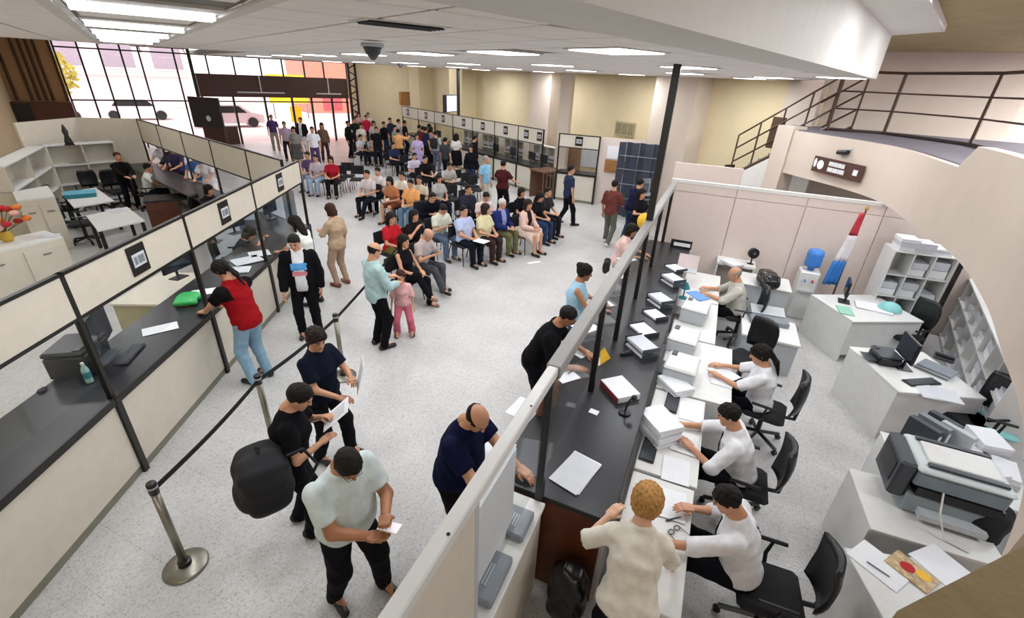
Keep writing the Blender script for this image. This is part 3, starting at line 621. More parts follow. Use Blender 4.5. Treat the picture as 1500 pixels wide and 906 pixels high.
def person(label,xy,az,sit=False,h=1.68,w=False,fat=.15,lean=0,side=0,twist=0,head=(0,0),hl=None,hr=None,fl=None,fr=None,pz=None,py=0,skin='a',hair='short',hc='black',
           top='short',tc='#808080',sl=None,hem=None,bot='trousers',bc='#20222b',shoes='#141414',z0=0,curl=(.45,.45),group=None,jacket=None,prints=None,pal=(None,None),lv=None,dress=False,tie=False,glasses=False):
    global NP_; NP_+=1
    dist=math.hypot(xy[0],xy[1]); lv=(0 if dist<8.2 else 1) if lv is None else lv; vx=.0145 if dist<6 else .018 if dist<11 else .024
    s=h/1.72; root=thing('person',label,'person',(xy[0],xy[1],z0),-math.radians(az),group)
    pz=(.54 if sit else .945*s) if pz is None else pz
    Pc=np.array([0,py,pz],float); T=rot3(0,0,math.radians(-twist))@rot3(-math.radians(lean),0,0)@rot3(0,math.radians(side),0)
    if s<.75: headsc=.82
    else: headsc=1.0
    f_=fat; sw=(.155 if w else .178)*s+.015*f_
    st_z=np.array([-.14,-.07,0,.12,.21,.30,.41,.49,.55])*s
    hw=np.array([.12,.155+.01*w,.163+.012*w,.14-.018*w,.146-.016*w,.163-.014*w,.165-.018*w,.10,.05])*s; hd=np.array([.08,.11,.118,.105-.01*w,.112,.122,.10,.07,.05])*s
    add=np.array([.2,.7,.8,1,.9,.5,.3,.1,0]); hw=hw+.055*f_*add; hd=hd+.07*f_*add; yo=.04*f_*np.array([0,.3,.7,1,.8,.4,0,0,0])
    if w: hd=hd+np.array([0,0,0,0,0.0,.018,0,0,0]); 
    Ti=T.astype(np.float32); Pf=Pc.astype(np.float32)
    def torso(X,o):
        q=(X-Pf)@Ti; z=np.clip(q[:,2],st_z[0],st_z[-1]); a=np.interp(z,st_z,hw)+o; b=np.interp(z,st_z,hd)+o; yy=q[:,1]-np.interp(z,st_z,yo)
        d=(np.sqrt((q[:,0]/a)**2+(yy/b)**2)-1)*np.minimum(a,b); return np.maximum(d,np.maximum(q[:,2]-st_z[-1],st_z[0]-q[:,2])),q[:,2],q[:,0],q[:,1]
    up=T[:,2]; nb=Pc+up*.50*s
    Hh=rot3(0,0,math.radians(-head[0]))@rot3(-math.radians(head[1]+lean*.55),0,0) if True else None
    hcn=nb+up*.055*s+Hh@np.array([0,.02,.115])*headsc
    arms=[];legs=[]
    for i,(sx,tgt) in enumerate(((-1,hl),(1,hr))):
        S=Pc+T@np.array([sx*sw,-.005,.425*s]); 
        if tgt is None: tgt=S+np.array([sx*.07,.05+.25*math.sin(math.radians(lean)),-.52*s])
        E_,Wr=ik(S,tgt,.285*s,.25*s,(sx*.7,-.6,-.55)); arms.append((S,E_,Wr))
    for i,(sx,tgt) in enumerate(((-1,fl),(1,fr))):
        Hp=Pc+np.array([sx*.088*s,0,-.03]); 
        if tgt is None: tgt=(sx*.12,py+(.44 if sit else .0),.085)
        K_,An=ik(Hp,tgt,.435*s,.425*s,(sx*.12,1,.35 if not sit else .9)); legs.append((Hp,K_,An))
    ra=(.046 if not w else .04)*s+.012*f_; rl=.078*s+.022*f_
    def bodyf(X):
        d,z,_,_=torso(X,0); d=smin(d,cone(X,nb-up*.03,hcn-Hh@np.array([0,.02,.06]),.06*s,.052),.04)
        for S,E_,Wr in arms: d=smin(d,cone(X,S,E_,ra,ra*.8),.04); d=smin(d,cone(X,E_,Wr,ra*.82,ra*.56),.02)
        for Hp,K_,An in legs: d=smin(d,cone(X,Hp,K_,rl,rl*.66),.04); d=smin(d,cone(X,K_,An,rl*.66,.04),.03); d=smin(d,cone(X,An,An+np.array([0,.12,-.045]),.036,.03),.03)
        return d
    pts=np.array([p for L in arms+legs for p in L]+[Pc,nb,hcn]); lo=pts.min(0)-.26; hi=pts.max(0)+.22; lo[2]=max(lo[2],-.01)
    V,F=snet(bodyf,lo,hi,vx); mi=np.zeros(len(F),int)
    Vs=[V];Fs=[F];Ms=[mi];n=len(V)
    HV,HF,HM=HEADS[lv]; Vs.append((HV*headsc)@Hh.T.astype(np.float32)+hcn.astype(np.float32)); Fs.append(HF+n); Ms.append(HM); n+=len(HV)
    for i,(S,E_,Wr) in enumerate(arms):
        hv_,hf_=hand(curl[i],lv); fd=(Wr-E_)/np.linalg.norm(Wr-E_)
        pn=pal[i] if pal[i] is not None else ((0,0,-1) if (Wr[2]-(.75 if not sit else .5))>.0 and fd[2]>-.75 else ((1 if i==0 else -1),0.1,-.15))
        pn=np.array(pn,float)
        if pn[2]<-.9 and fd[2]<0: fd=fd*np.array([1,1,.35]); fd/=np.linalg.norm(fd)
        zz=-(pn-fd*(pn@fd)); zz/=np.linalg.norm(zz)+1e-9; xx=np.cross(fd,zz); M_=np.stack([xx,fd,zz],1); W_=hv_.copy()
        if i==0: W_[:,0]*=-1
        k_=s*(.95 if w else 1.05); Vs.append(((W_*k_)@M_.T.astype(np.float32)+Wr.astype(np.float32))); Fs.append((hf_[:,::-1] if i==0 else hf_)+n); Ms.append(np.zeros(len(hf_),int)); n+=len(hv_)
    sk=cmat(SKIN[skin],'skin')
    link('body',newmesh('body',np.concatenate(Vs),np.concatenate(Fs),[sk,cmat('#1c1410','skin'),cmat(HCOL.get(hc,'#222222'),'hair'),cmat('#8d4a42','skin')],np.concatenate(Ms),True),root)
    # hair (own mesh, follows the head)
    if hair:
        hv_,hf_=hair_mesh(hair,lv); link('hair',newmesh('hair',(hv_*headsc)@Hh.T.astype(np.float32)+hcn.astype(np.float32),hf_,mat('hair_'+hc,HCOL.get(hc,'#222222'),.6,var=.35,scale=60,bump=.5,bscale=200,spec=.2),smooth=True),root)
    ph=NP_*1.7
    def wr(X,a): return a*(np.sin(X[:,0]*31+X[:,2]*17+ph)*np.sin(X[:,2]*37+X[:,1]*21+ph)+.6*np.sin(X[:,1]*45+X[:,2]*29))
    def garment(nm,o,hemz,slv,col,slcol,opn=False,neck=.5):
        def arm_d(X):
            d=None
            for S,E_,Wr in arms:
                S=np.array(S);E_=np.array(E_); dv=E_-S; r0=ra+o+.004
                if slv<=1: c=S+dv*slv; e=cone(X,S,E_,r0,r0*.98); e=np.maximum(e,(X-c.astype(np.float32))@(dv/np.linalg.norm(dv)).astype(np.float32))
                else:
                    e=smin(cone(X,S,E_,r0,r0*.9),cone(X,E_,Wr,r0*.9,r0*.72),.02); wv=Wr-E_; c=E_+wv*(slv-1); e=np.maximum(e,(X-c.astype(np.float32))@(wv/np.linalg.norm(wv)).astype(np.float32)) if slv<2 else np.maximum(e,(X-Wr.astype(np.float32))@(wv/np.linalg.norm(wv)).astype(np.float32))
                d=e if d is None else np.minimum(d,e)
            return d
        def f(X):
            d,z,x,y=torso(X,o); d=np.maximum(d,hemz-z) 
            if slv>0: d=smin(d,arm_d(X),.03)
            d=smin(d,cone(X,nb-up*.09,nb+up*.04,.1*s,.066),.03); d=smax(d,z-(neck+.035)*s,.008)
            if opn: d=np.maximum(d,-np.maximum(np.abs(x)-.075*s,-y))
            return d+wr(X,.0045)
        ap=np.array([p for L in arms for p in L]+[Pc+T@np.array([0,0,hemz]),nb]); lo=ap.min(0)-.3; hi=ap.max(0)+.14
        V,F=snet(f,lo,hi,vx); ms=[cmat(col)]; mi=None
        if slcol or prints:
            c=V[F].mean(1); mi=np.zeros(len(F),int); ms.append(cmat(slcol or col))
            td,zz,xx,yy=torso(c,o)
            if slcol and slv>0: mi[(arm_d(c)<td-.012)|((np.abs(xx)>sw-.055)&(zz>.3*s))]=1
            for pr in(prints or ()): ms.append(cmat(pr[0])); mi[(yy>.03)&(np.abs(xx-pr[1])<pr[2])&(zz>pr[3])&(zz<pr[4])]=len(ms)-1
        link(nm,newmesh(nm,V,F,ms,mi,True),root)
    if top:
        slv={'short':.72,'long':2,'none':0,'half':1.0,'roll':1.25}[top]; garment('dress' if dress else 'shirt',.021,hem if hem is not None else (-.05 if not sit else -.03),slv,tc,sl)
    if jacket: garment('jacket',.032,-.12,2,jacket,None,True,.49)
    if bot:
        def tf(X):
            d,z,x,y=torso(X,.007); d=np.maximum(d,z-.1*s)
            for i,(Hp,K_,An) in enumerate(legs):
                dv=An-K_; 
                if bot=='shorts': e=smin(cone(X,Hp,K_,rl+.018,rl*.8),cone(X,K_,K_+dv*.05,rl*.8,rl*.8),.02); e=np.maximum(e,(X-K_.astype(np.float32))@((K_-Hp)/np.linalg.norm(K_-Hp)).astype(np.float32))
                elif bot=='skirt': e=cone(X,Hp,K_+dv*.15,rl+.05,rl+.05); e=np.maximum(e,(X-(K_+dv*.15).astype(np.float32))@((K_-Hp)/np.linalg.norm(K_-Hp)).astype(np.float32))
                else: e=smin(cone(X,Hp,K_,rl+.014,rl*.66+.02),cone(X,K_,An+dv/np.linalg.norm(dv)*.05,rl*.66+.02,.062 if bot!='slim' else .05),.03); c=An+dv/np.linalg.norm(dv)*.06; e=np.maximum(e,(X-c.astype(np.float32))@(dv/np.linalg.norm(dv)).astype(np.float32))
                d=smin(d,e,.035 if bot!='skirt' else .14)
            return d+wr(X,.004)
        ap=np.array([p for L in legs for p in L]+[Pc+up*.1]); V,F=snet(tf,ap.min(0)-.24,ap.max(0)+.24,vx); nm='skirt' if bot=='skirt' else 'shorts' if bot=='shorts' else 'trousers'
        link(nm,newmesh(nm,V,F,cmat(bc),smooth=True),root)
    for i,(Hp,K_,An) in enumerate(legs):
        kd=K_-An; fdv=np.array([(-.12 if i==0 else .12),1,0.]); fdv/=np.linalg.norm(fdv); base=An[2]-.085
        hl_=An+np.array([0,0,-.04])-fdv*.045; to=An+np.array([0,0,-.052])+fdv*.165*s
        def sf(X): 
            d=smin(cone(X,hl_,to,.043,.036),cone(X,An+A_(0,0,.0),hl_,.043,.042),.02); return smax(d,base+.001-X[:,2],.008)
        q=np.array([hl_,to,An]); V,F=snet(sf,q.min(0)-.06,q.max(0)+.06,.0115 if lv==0 else .017); link('shoe',newmesh('shoe',V,F,mat('shoe_'+shoes.strip('#'),shoes,.45),smooth=True),root)
    if tie:
        a=Pc+T@np.array([0,.08*s+.02,.475*s]); b=Pc+T@np.array([0,.135*s+.03,.3*s]); c=Pc+T@np.array([0,.125*s+.07*f_+.04,.1*s]); r_=T[:,0]
        MB().sheet([tuple(a-r_*.015),tuple(a+r_*.015),tuple(b+r_*.03),tuple(b-r_*.03)],.006).sheet([tuple(b-r_*.03),tuple(b+r_*.03),tuple(c+r_*.035),tuple(c-r_*.035)],.006).build('tie',cmat('#14161f'),root)
    if glasses:
        g=MB(); 
        for sx in(-1,1): g.tube([tuple(Hh@np.array([sx*.032+.021*math.cos(t),.099,.004+.017*math.sin(t)])*headsc+hcn) for t in np.linspace(0,6.28,13)],.0022,5); g.tube([tuple(Hh@np.array([sx*.053,.097,.006])+hcn),tuple(Hh@np.array([sx*.078,.0,.004])+hcn)],.002,5)
        g.build('glasses',BLKP,root)
    wrs=[root.matrix_basis@Vector(Wr) if False else (Matrix.Translation(Vector((xy[0],xy[1],z0)))@Matrix.Rotation(-math.radians(az),4,'Z'))@Vector(Wr) for S,E_,Wr in arms]
    return root,wrs
# ================================================================= FURNITURE AND THINGS
def waiting_chair(label,group):
    t=thing('waiting_chair',label,'chair',(0,0,0),0,group)
    B(-.235,.235,-.22,.24,.40,.455,.03).build('seat',BLKF,t,smooth=False)
    V=MB()
    for i in range(6):
        x=-.23+.46*i/6; V.box(x,x+.46/6+.001,-.30+.03*abs(i-2.5)/2.5,-.265+.03*abs(i-2.5)/2.5,.56,.86,.008)
    V.build('backrest',BLKF,t)
    fr_=mat('chair_tube','#23242a',.35,.5)
    for s in(-1,1):
        MB().tube([(s*.215,.2,.40),(s*.24,.25,.0)],.012,6).build('leg',fr_,t); MB().tube([(s*.215,-.2,.40),(s*.24,-.29,.0)],.012,6).build('leg',fr_,t)
        MB().tube([(s*.215,-.18,.41),(s*.2,-.27,.45),(s*.2,-.29,.62)],.012,6).build('back_support',fr_,t)
    return t
def office_chair(label,loc,az,group=None,turn=0):
    t=thing('office_chair',label,'chair',loc,-math.radians(az),group)
    B(-.24,.24,-.22,.25,.42,.5,.035).build('seat',BLKF,t)
    V=[];F=[];nx,nz=7,7
    for k,yo in enumerate((0,-.05)):
        for j in range(nz):
            z=.58+.46*j/(nz-1); 
            for i in range(nx):
                x=-.21+.42*i/(nx-1); e=1-.18*max(0,abs(j-3)/3-.5)*2; V.append((x*e,-.27+.05*(abs(x)/.21)**2-.03*math.sin(j/(nz-1)*3.1)+yo*(1-.5*(abs(x)/.21)**2),z))
    for k in(0,1):
        for j in range(nz-1):
            for i in range(nx-1): a=k*nx*nz+j*nx+i; F.append((a,a+1,a+nx+1,a+nx) if k==1 else (a+nx,a+nx+1,a+1,a))
    n=nx*nz; ring=[i for i in range(nx)]+[j*nx+nx-1 for j in range(1,nz)]+[(nz-1)*nx+i for i in range(nx-2,-1,-1)]+[j*nx for j in range(nz-2,0,-1)]
    for a,b in zip(ring,ring[1:]+ring[:1]): F.append((a,b,b+n,a+n))
    link('backrest',newmesh('backrest',V,F,BLKP,smooth=True),t)
    MB().tube([(0,-.18,.44),(0,-.31,.46),(0,-.32,.66)],.022,8).build('back_bar',BLKP,t)
    MB().cyl((0,0,.12),(0,0,.42),.03,.025).build('gas_column',BLKP,t)
    for k in range(5):
        a=2*math.pi*k/5+.3; x,y=math.cos(a)*.29,math.sin(a)*.29
        l_=MB().tube([(0,0,.13),(x,y,.075)],.022,6).build('base_arm',BLKP,t); MB().cyl((x-.02*math.sin(a),y+.02*math.cos(a),.03),(x+.02*math.sin(a),y-.02*math.cos(a),.03),.03,n=10).build('caster',BLKP,l_)
    for s in(-1,1): MB().tube([(s*.24,.02,.46),(s*.29,.02,.52),(s*.29,.0,.66),(s*.29,.16,.67),(s*.29,-.1,.67)],.017,6).build('armrest',BLKP,t)
    return t
CH0=[None]
def chair_at(xy,az,label='black padded waiting chair with tube legs in the waiting rows',group='chairs of the waiting rows'):
    if CH0[0] is None: CH0[0]=waiting_chair(label,group); o=CH0[0]; o.location=(xy[0],xy[1],0); o.rotation_euler=(0,0,-math.radians(az)); o['label']=label; return o
    return dup(CH0[0],(xy[0],xy[1],0),-math.radians(az),label,group)
def desk(label,loc,rz,w,d,h=.75,m=None,modesty=True,drawers=False,legs=None):
    m=m or WHITEL; t=thing('desk',label,'desk',loc,rz)
    B(-w/2,w/2,-d/2,d/2,h-.03,h,.005).build('top',m,t)
    for s in(-1,1): B(min(s*w/2,s*(w/2-.03)),max(s*w/2,s*(w/2-.03)),-d/2+.02,d/2-.02,0,h-.03).build('side_panel',legs or m,t)
    if modesty: B(-w/2+.03,w/2-.03,-d/2+.03,-d/2+.05,.12,h-.03).build('front_panel',m,t)
    return t
def papers(name,label,loc,az,w=.21,d=.297,h=.004,n=1,m=None,group=None,cat='paper'):
    """a single sheet or a pile of loosely squared sheets"""
    t=thing(name,label,cat,loc,-math.radians(az),group); rr=random.Random(int(abs(loc[0]*977+loc[1]*613))); m=m or PAPER
    for k in range(n):
        e=(rr.uniform(-.012,.012),rr.uniform(-.012,.012),rr.uniform(-.06,.06)) if n>1 else (0,0,0)
        MB().obox((e[0],e[1],h*(k+.5)/n),(w,d,h/n*.94),(0,0,e[2])).build('sheet' if n==1 else 'bundle',(m if k%3!=1 else PAPER2),t)
    return t
def monitor(label,loc,az,w=.48,h=.3,m=None,scr=None):
    t=thing('monitor',label,'monitor',loc,-math.radians(az)); m=m or BLKP
    B(-w/2,w/2,-.02,.015,.13,.13+h,.008).build('casing',m,t); B(-w/2+.015,w/2-.015,.015,.018,.145,.115+h).build('screen',scr or mat('dark_screen','#1d2430',.12),t)
    MB().tube([(0,-.03,.01),(0,-.045,.16)],.02,6).build('neck',m,t); B(-.11,.11,-.11,.06,0,.015,.006).build('foot',m,t); return t
def keyboard(label,loc,az,m=None):
    t=thing('keyboard',label,'keyboard',loc,-math.radians(az)); m=m or BLKP; B(-.22,.22,-.07,.07,0,.018,.005).build('body',m,t)
    k=MB()
    for r in range(4):
        for c in range(13): k.box(-.205+c*.032,-.205+c*.032+.026,-.055+r*.029,-.055+r*.029+.023,.018,.024)
    k.build('keys',DGREY,t); return t
def printer(label,loc,az,w=.42,d=.38,h=.26,body=None,topm=None):
    t=thing('printer',label,'printer',loc,-math.radians(az)); body=body or LGREY; topm=topm or WHITEL
    B(-w/2,w/2,-d/2,d/2,.0,h*.8,.015).build('body',body,t); B(-w/2-.004,w/2+.004,-d/2-.004,d/2+.004,h*.8,h,.02).build('lid',topm,t)
    B(-w*.38,w*.38,d/2-.002,d/2+.006,h*.32,h*.55).build('output_slot',BLKP,t); B(-w*.36,w*.36,d/2,d/2+.12,h*.28,h*.32).build('output_tray',DGREY,t)
    B(w*.2,w*.45,d*.25,d*.42,h,h+.012).build('control_panel',DGREY,t); return t
def tray_stack(label,loc,az,n=3,w=.33,d=.25,m=None):
    t=thing('letter_tray',label,'tray',loc,-math.radians(az)); m=m or DGREY
    for k in range(n):
        z=k*.07; B(-w/2,w/2,-d/2,d/2,z,z+.006).build('tier',m,t)
        for s in(-1,1): B(s*w/2-.004,s*w/2+.004,-d/2,d/2,z,z+.055).build('tier_side',m,t)
        B(-w/2+.015,w/2-.015,-d/2+.01,d/2-.01,z+.006,z+.03+.012*(k%2)).build('sheets',PAPER if k%2==0 else PAPER2,t)
    return t
def bottle(label,loc,h=.23,r=.033,m=None,cap=None):
    t=thing('bottle',label,'bottle',loc); MB().lathe([(r*.9,0),(r,.01),(r,h*.62),(r*.9,h*.7),(r*.42,h*.86),(r*.4,h*.93)],14).build('body',m or mat('bottle_plastic','#9fc7bf',.15),t,smooth=True)
    MB().lathe([(r*.45,h*.92),(r*.45,h)],12).build('cap',cap or WHITE,t); MB().lathe([(r*1.02,h*.25),(r*1.02,h*.55)],14).build('label_band',TEAL,t); return t
def binder(label,loc,az,m=None,w=.07,group=None):
    t=thing('binder',label,'binder',loc,-math.radians(az),group); m=m or DGREY
    B(-w/2,w/2,-.14,.14,0,.31,.004).build('cover',m,t); B(-w*.32,w*.32,-.143,-.14,.06,.26).build('spine_label',PAPER,t); MB().cyl((0,-.144,.035),(0,-.141,.035),.014,n=10).build('finger_ring',LGREY,t); return t
def bag(label,loc,az,size,m,name='backpack',cat='backpack',tilt=0,straps=True):
    t=thing(name,label,cat,loc,-math.radians(az)); w,d,h=size
    def f(X):
        q=np.abs(X-A_(0,0,h/2))/A_(w/2,d/2,h/2); b=((q**3.2).sum(1)**(1/3.2)-1)*min(w,d,h)/2; b=b+.007*np.sin(X[:,0]*35)*np.sin(X[:,2]*30+1)
        return b
    V,F=snet(f,(-w/2-.03,-d/2-.03,-.02),(w/2+.03,d/2+.03,h+.03),.014); o=link('body',newmesh('body',V,F,m,smooth=True),t)
    V,F=snet(lambda X:ell(X,(0,-d*.36,h*.34),(w*.38,d*.22,h*.25)),(-w/2,-d,0),(w/2,d/2,h),.016); link('pocket',newmesh('pocket',V,F,m,smooth=True),t)
    if straps:
        for s in(-1,1): MB().tube([(s*w*.25,d/2-.02,h*.92),(s*w*.28,d/2+.1,h*.95),(s*w*.33,d/2+.18,h*.6),(s*w*.3,d/2+.05,h*.2)],.014,6).build('strap',m,t)
        MB().tube([(-.05,.02,h-.01),(0,.0,h+.05),(.05,.02,h-.01)],.01,6).build('handle',m,t)
    if tilt: t.rotation_euler=(tilt,0,-math.radians(az))
    return t
def phone(label,loc,az,tilt=0,m=None):
    t=thing('phone',label,'phone',loc,-math.radians(az)); t.rotation_euler=(math.radians(tilt),0,-math.radians(az)); B(-.042,.042,-.08,.08,-.004,.004,.003).build('casing',m or WHITE,t); B(-.037,.037,-.073,.073,.004,.005).build('screen',mat('phone_screen','#e9e4ee',.2,emit=.35,var=0),t); return t
def heldpaper(label,loc,az,tilt,w=.21,h=.28,m=None,name='paper'):
    t=thing(name,label,'paper',loc,-math.radians(az)); t.rotation_euler=(math.radians(tilt),0,-math.radians(az)); B(-w/2,w/2,-h/2,h/2,-.002,.002).build('sheet',m or PAPER,t); B(-w*.35,w*.35,-h*.35,h*.35,.002,.0026).build('print',PAPER2,t); return t
def cubby(label,loc,rz,w,d,h,nx,nz,m=None,fill=True):
    """open pigeonhole shelf, open side towards -y"""
    m=m or WHITEL; t=thing('pigeonhole_shelf',label,'shelf',loc,rz); th=.02
    B(-w/2,w/2,d/2-.01,d/2,0,h).build('back',m,t); B(-w/2,w/2,-d/2,d/2,h-th,h).build('top',m,t)
    for i in range(nx+1): x=-w/2+th/2+(w-th)*i/nx; B(x-th/2,x+th/2,-d/2,d/2-.01,0,h-th).build('divider',m,t)
    rr=random.Random(int(w*100+h*37))
    for j in range(nz): z=.05+(h-.07)*j/nz; B(-w/2+th/2,w/2-th/2,-d/2,d/2-.01,z-th/2,z+th/2).build('shelf_board',m,t)
    if fill:
        k=0
        for i in range(nx):
            for j in range(nz):
                if rr.random()<.85:
                    cw=(w-th)/nx; ch=(h-.07)/nz; x=-w/2+cw*(i+.5); z=.06+ch*j; hh=ch*rr.uniform(.25,.75)
                    c,q=math.cos(rz),math.sin(rz); papers('paper_stack','stack of filed papers lying in a pigeonhole of the '+label.split(' ',1)[0]+' white shelf',(loc[0]+c*x,loc[1]+q*x,loc[2]+z),-math.degrees(rz),w=cw*.78,d=d*.8,h=hh,n=2,group='filed papers in the '+label.split(' ',1)[0]+' shelf')
    return t
# ----------------------------------------------------------------- queue posts and belt
def stanchion(label,xy,z=1.0):
    t=thing('queue_post',label,'queue post',(xy[0],xy[1],0))
    MB().lathe([(.17,0),(.172,.012),(.16,.026),(.06,.034),(.035,.04)],32).build('base',STEEL,t,smooth=True); MB().lathe([(.052,.034),(.05,.075),(.03,.08)],20).build('collar',BLKP,t)
    MB().lathe([(.031,.04),(.031,z-.11)],20).build('tube',STEEL,t,smooth=True); MB().lathe([(.035,z-.11),(.036,z-.01),(.03,z)],20).build('belt_head',BLKP,t,smooth=True)
    MB().lathe([(.0365,z-.05),(.0365,z-.035)],20).build('ring',LGREY,t)
    return t
q1_,q2_,q3_=P(271,832),P(383,640),P(497,505)
q1_=P(222,712,.97); q2_=P(377,553,.97); q3_=P(491,463,.97); q4_=P(588,352,.97)
stanchion('steel queue post with round base nearest the left counter end, belt running from its head',q1_); stanchion('steel queue post beside the person in the red shirt',q2_); stanchion('steel queue post beside the paper-holding woman in black',q3_); 
stanchion('slim steel queue post standing behind the man in the pale blue jacket',q4_)
for k,(a,b,lb) in enumerate([(q1_,q2_,'black belt stretched between the first two queue posts'),(q2_,q3_,'black belt stretched past the woman with papers'),(q3_,q4_,'black belt stretched past the man in the pale blue jacket')]):
    az=math.atan2(b[1]-a[1],b[0]-a[0]); L=math.hypot(b[0]-a[0],b[1]-a[1])
    m=MB(); n=8
    for i in range(n):
        x0=.036+(L-.072)*i/n; x1=.036+(L-.072)*(i+1)/n; s0=-.03*math.sin(math.pi*i/n); s1=-.03*math.sin(math.pi*(i+1)/n)
        m.add([(x0,-.002,.90+s0),(x1,-.002,.90+s1),(x1,-.002,.95+s1),(x0,-.002,.95+s0),(x0,.002,.90+s0),(x1,.002,.90+s1),(x1,.002,.95+s1),(x0,.002,.95+s0)],[(0,1,2,3),(7,6,5,4),(3,2,6,7),(1,0,4,5)])
    tag(m.build('queue_belt',BLKF,loc=(a[0],a[1],0),rz=az),lb,'belt')
# ----------------------------------------------------------------- people: sitters (head pixel at seated head height)
AT=lambda px,py,z:P(px,py,z)[:2]
PLACED=[]
def apart(x,y,r):
    """step back along the line of sight until nobody else stands or sits in the same spot"""
    for _ in range(40):
        if all((x-a)**2+(y-b)**2>r*r for a,b in PLACED): break
        k=1.012 if toAB(x,y)[1]<10.7 else .985
        x*=k; y*=k
    PLACED.append((x,y)); return x,y
def sitter(label,hpx,az,chair=True,dz=1.22,lean=6,**k):
    x,y=AT(*hpx,dz); a=math.radians(az); f=.5*math.sin(math.radians(lean))+.03; x-=f*math.sin(a); y-=f*math.cos(a)
    x,y=apart(x,y,.5); k.setdefault('hl',(-.1,.33,.66)); k.setdefault('hr',(.1,.35,.66)); k.setdefault('group','people seated in the waiting rows')
    if chair:
        w_=label.split()[:10]
        while w_[-1] in('in','the','a','at','of','with','and','on','his','her','to','behind','by','between','beside','from','under','up','third','second','front','far','left','pale','orange','far'): w_.pop()
        chair_at((x,y),az,'black waiting chair under the '+' '.join(w_))
    return person(label,(x,y),az,sit=True,lean=lean,**k),(x,y)
def stander(label,hpx,az,dz=1.58,**k):
    x,y=AT(*hpx,dz); k.setdefault('group','people standing in the hall'); ln=k.get('lean',0); f=.52*math.sin(math.radians(ln)); a=math.radians(az)
    aa,bb=toAB(x,y)
    if bb>10.95: bb=10.95; x,y,_=AB(aa,10.95)
    while bb>13.47-max(0,aa-26)*.59-.9: x*=.97; y*=.97; aa,bb=toAB(x,y)
    x,y=apart(x-f*math.sin(a),y-f*math.cos(a),.42)
    return person(label,(x,y),az,**k)
# near, left side
_,wm=person('heavy man in a pale polo shirt looking down at the phone in his hands',(-1.17,2.33),128,h=1.72,fat=1.0,lean=8,head=(0,38),hl=(-.08,.42,1.2),hr=(.06,.42,1.14),fl=(-.18,.12,.085),fr=(.15,-.08,.085),tc='#cdd8d8',bc='#15151a',hair='short',glasses=True,skin='b',curl=(.7,.7),pal=((.2,.1,1),(-.2,.1,1)),hem=-.16)
mid=[(wm[0][i]+wm[1][i])/2 for i in range(3)]
phone('white phone lit up in the hands of the heavy man in the pale polo',(mid[0]+.10,mid[1]-.04,mid[2]+.05),110,10)
_,wb_=person('woman in black reading a sheet of paper with a big backpack on her back',(-1.86,2.93),72,w=True,h=1.64,fat=.35,lean=10,head=(8,30),hl=(-.08,.32,1.2),hr=(.12,.3,1.1),tc='#0e0e12',bc='#15151c',top='short',hair='short',hc='black',curl=(.6,.6),hem=-.14,fl=(-.1,-.05,.085),fr=(.12,.08,.085))
heldpaper('white sheet held up by the woman with the big black backpack',(wb_[0][0]+.12,wb_[0][1]-.03,wb_[0][2]+.06),72,40)
bag('bulky black backpack worn by the woman in black',(-1.92,2.63,.68),50,(.46,.40,.54),BLKF)
_,wp=person('woman in a black shirt holding loose white papers by the queue belt',(-1.95,3.85),112,w=True,h=1.66,fat=.45,lean=4,head=(20,14),hl=(-.04,.40,1.16),hr=(.12,.38,1.02),tc='#101626',bc='#121218',hair='ponytail',hc='dark',curl=(.7,.7),fl=(-.14,.16,.085),fr=(.12,-.05,.085),hem=-.14)
heldpaper('white papers held upright by the woman beside the queue belt',(wp[0][0]+.10,wp[0][1]-.02,wp[0][2]+.06),70,75,w=.22,h=.34)
_,wr_=person('long haired person in a red and black shirt leaning on the left counter',(-3.42,5.18),-72,h=1.76,fat=.3,lean=14,head=(-6,26),hl=(-.16,.52,1.02),hr=(.16,.50,1.0),tc='#94121a',sl='#120f12',bc='#86a6bc',shoes='#121216',hair='ponytail',hc='black',hem=-.12,skin='a')
person('man in an open dark jacket over a white printed T-shirt beside the left counter',(-3.25,6.45),160,h=1.72,fat=.3,head=(10,22),tc='#d9dadd',jacket='#0f0f14',bc='#101014',prints=[('#5b9fd6',0,.11,.24,.36),('#d98a94',0,.10,.15,.22)],hr=(.26,.16,.86),hem=-.12)
person('woman in a white top with long dark hair at the end of the left counter',(-3.62,7.55),-80,w=True,h=1.64,lean=10,hl=(-.15,.45,1.02),hr=(.15,.42,1.02),head=(0,18),tc='#dfe3dc',bc='#17151a',hair='long',top='short',hem=-.12)
person('woman in a tan blouse standing behind the woman in white',(-3.45,8.45),-62,w=True,h=1.63,tc='#b39b80',bc='#a88d78',hair='bob',hc='red',top='half',head=(0,20),hl=(-.12,.3,1.1),bot='slim',shoes='#7a3b33',hem=-.12)
person('balding man in a pale blue jacket standing by the queue belt',(-2.05,6.2),45,h=1.70,fat=.25,hair='bald',hc='black',top='long',tc='#a9c3c4',bc='#0d0d11',hl=(-.1,.3,1.1),hr=(.12,.3,1.05),head=(0,15),hem=-.2)
person('small girl in pink facing the hall beside the seated woman in black',(-1.76,6.6),168,h=1.1,w=True,fat=.1,tc='#d8a7a7',bc='#c96a7c',shoes='#1c1c22',hair='bob',hc='red',top='half',hl=(-.2,.1,.45),hr=(.2,.05,.45))
# staff behind the left counter
person('staff member in dark clothes bent over papers behind the left counter',AT(338,338,1.2),70,sit=True,w=True,lean=22,head=(0,25),tc='#14141c',top='long',hl=(-.2,.48,.98),hr=(.15,.45,.98),hair='bob',hc='black')
office_chair('black office chair of the staff member behind the left counter',(*AT(330,338,1.1),0),70)
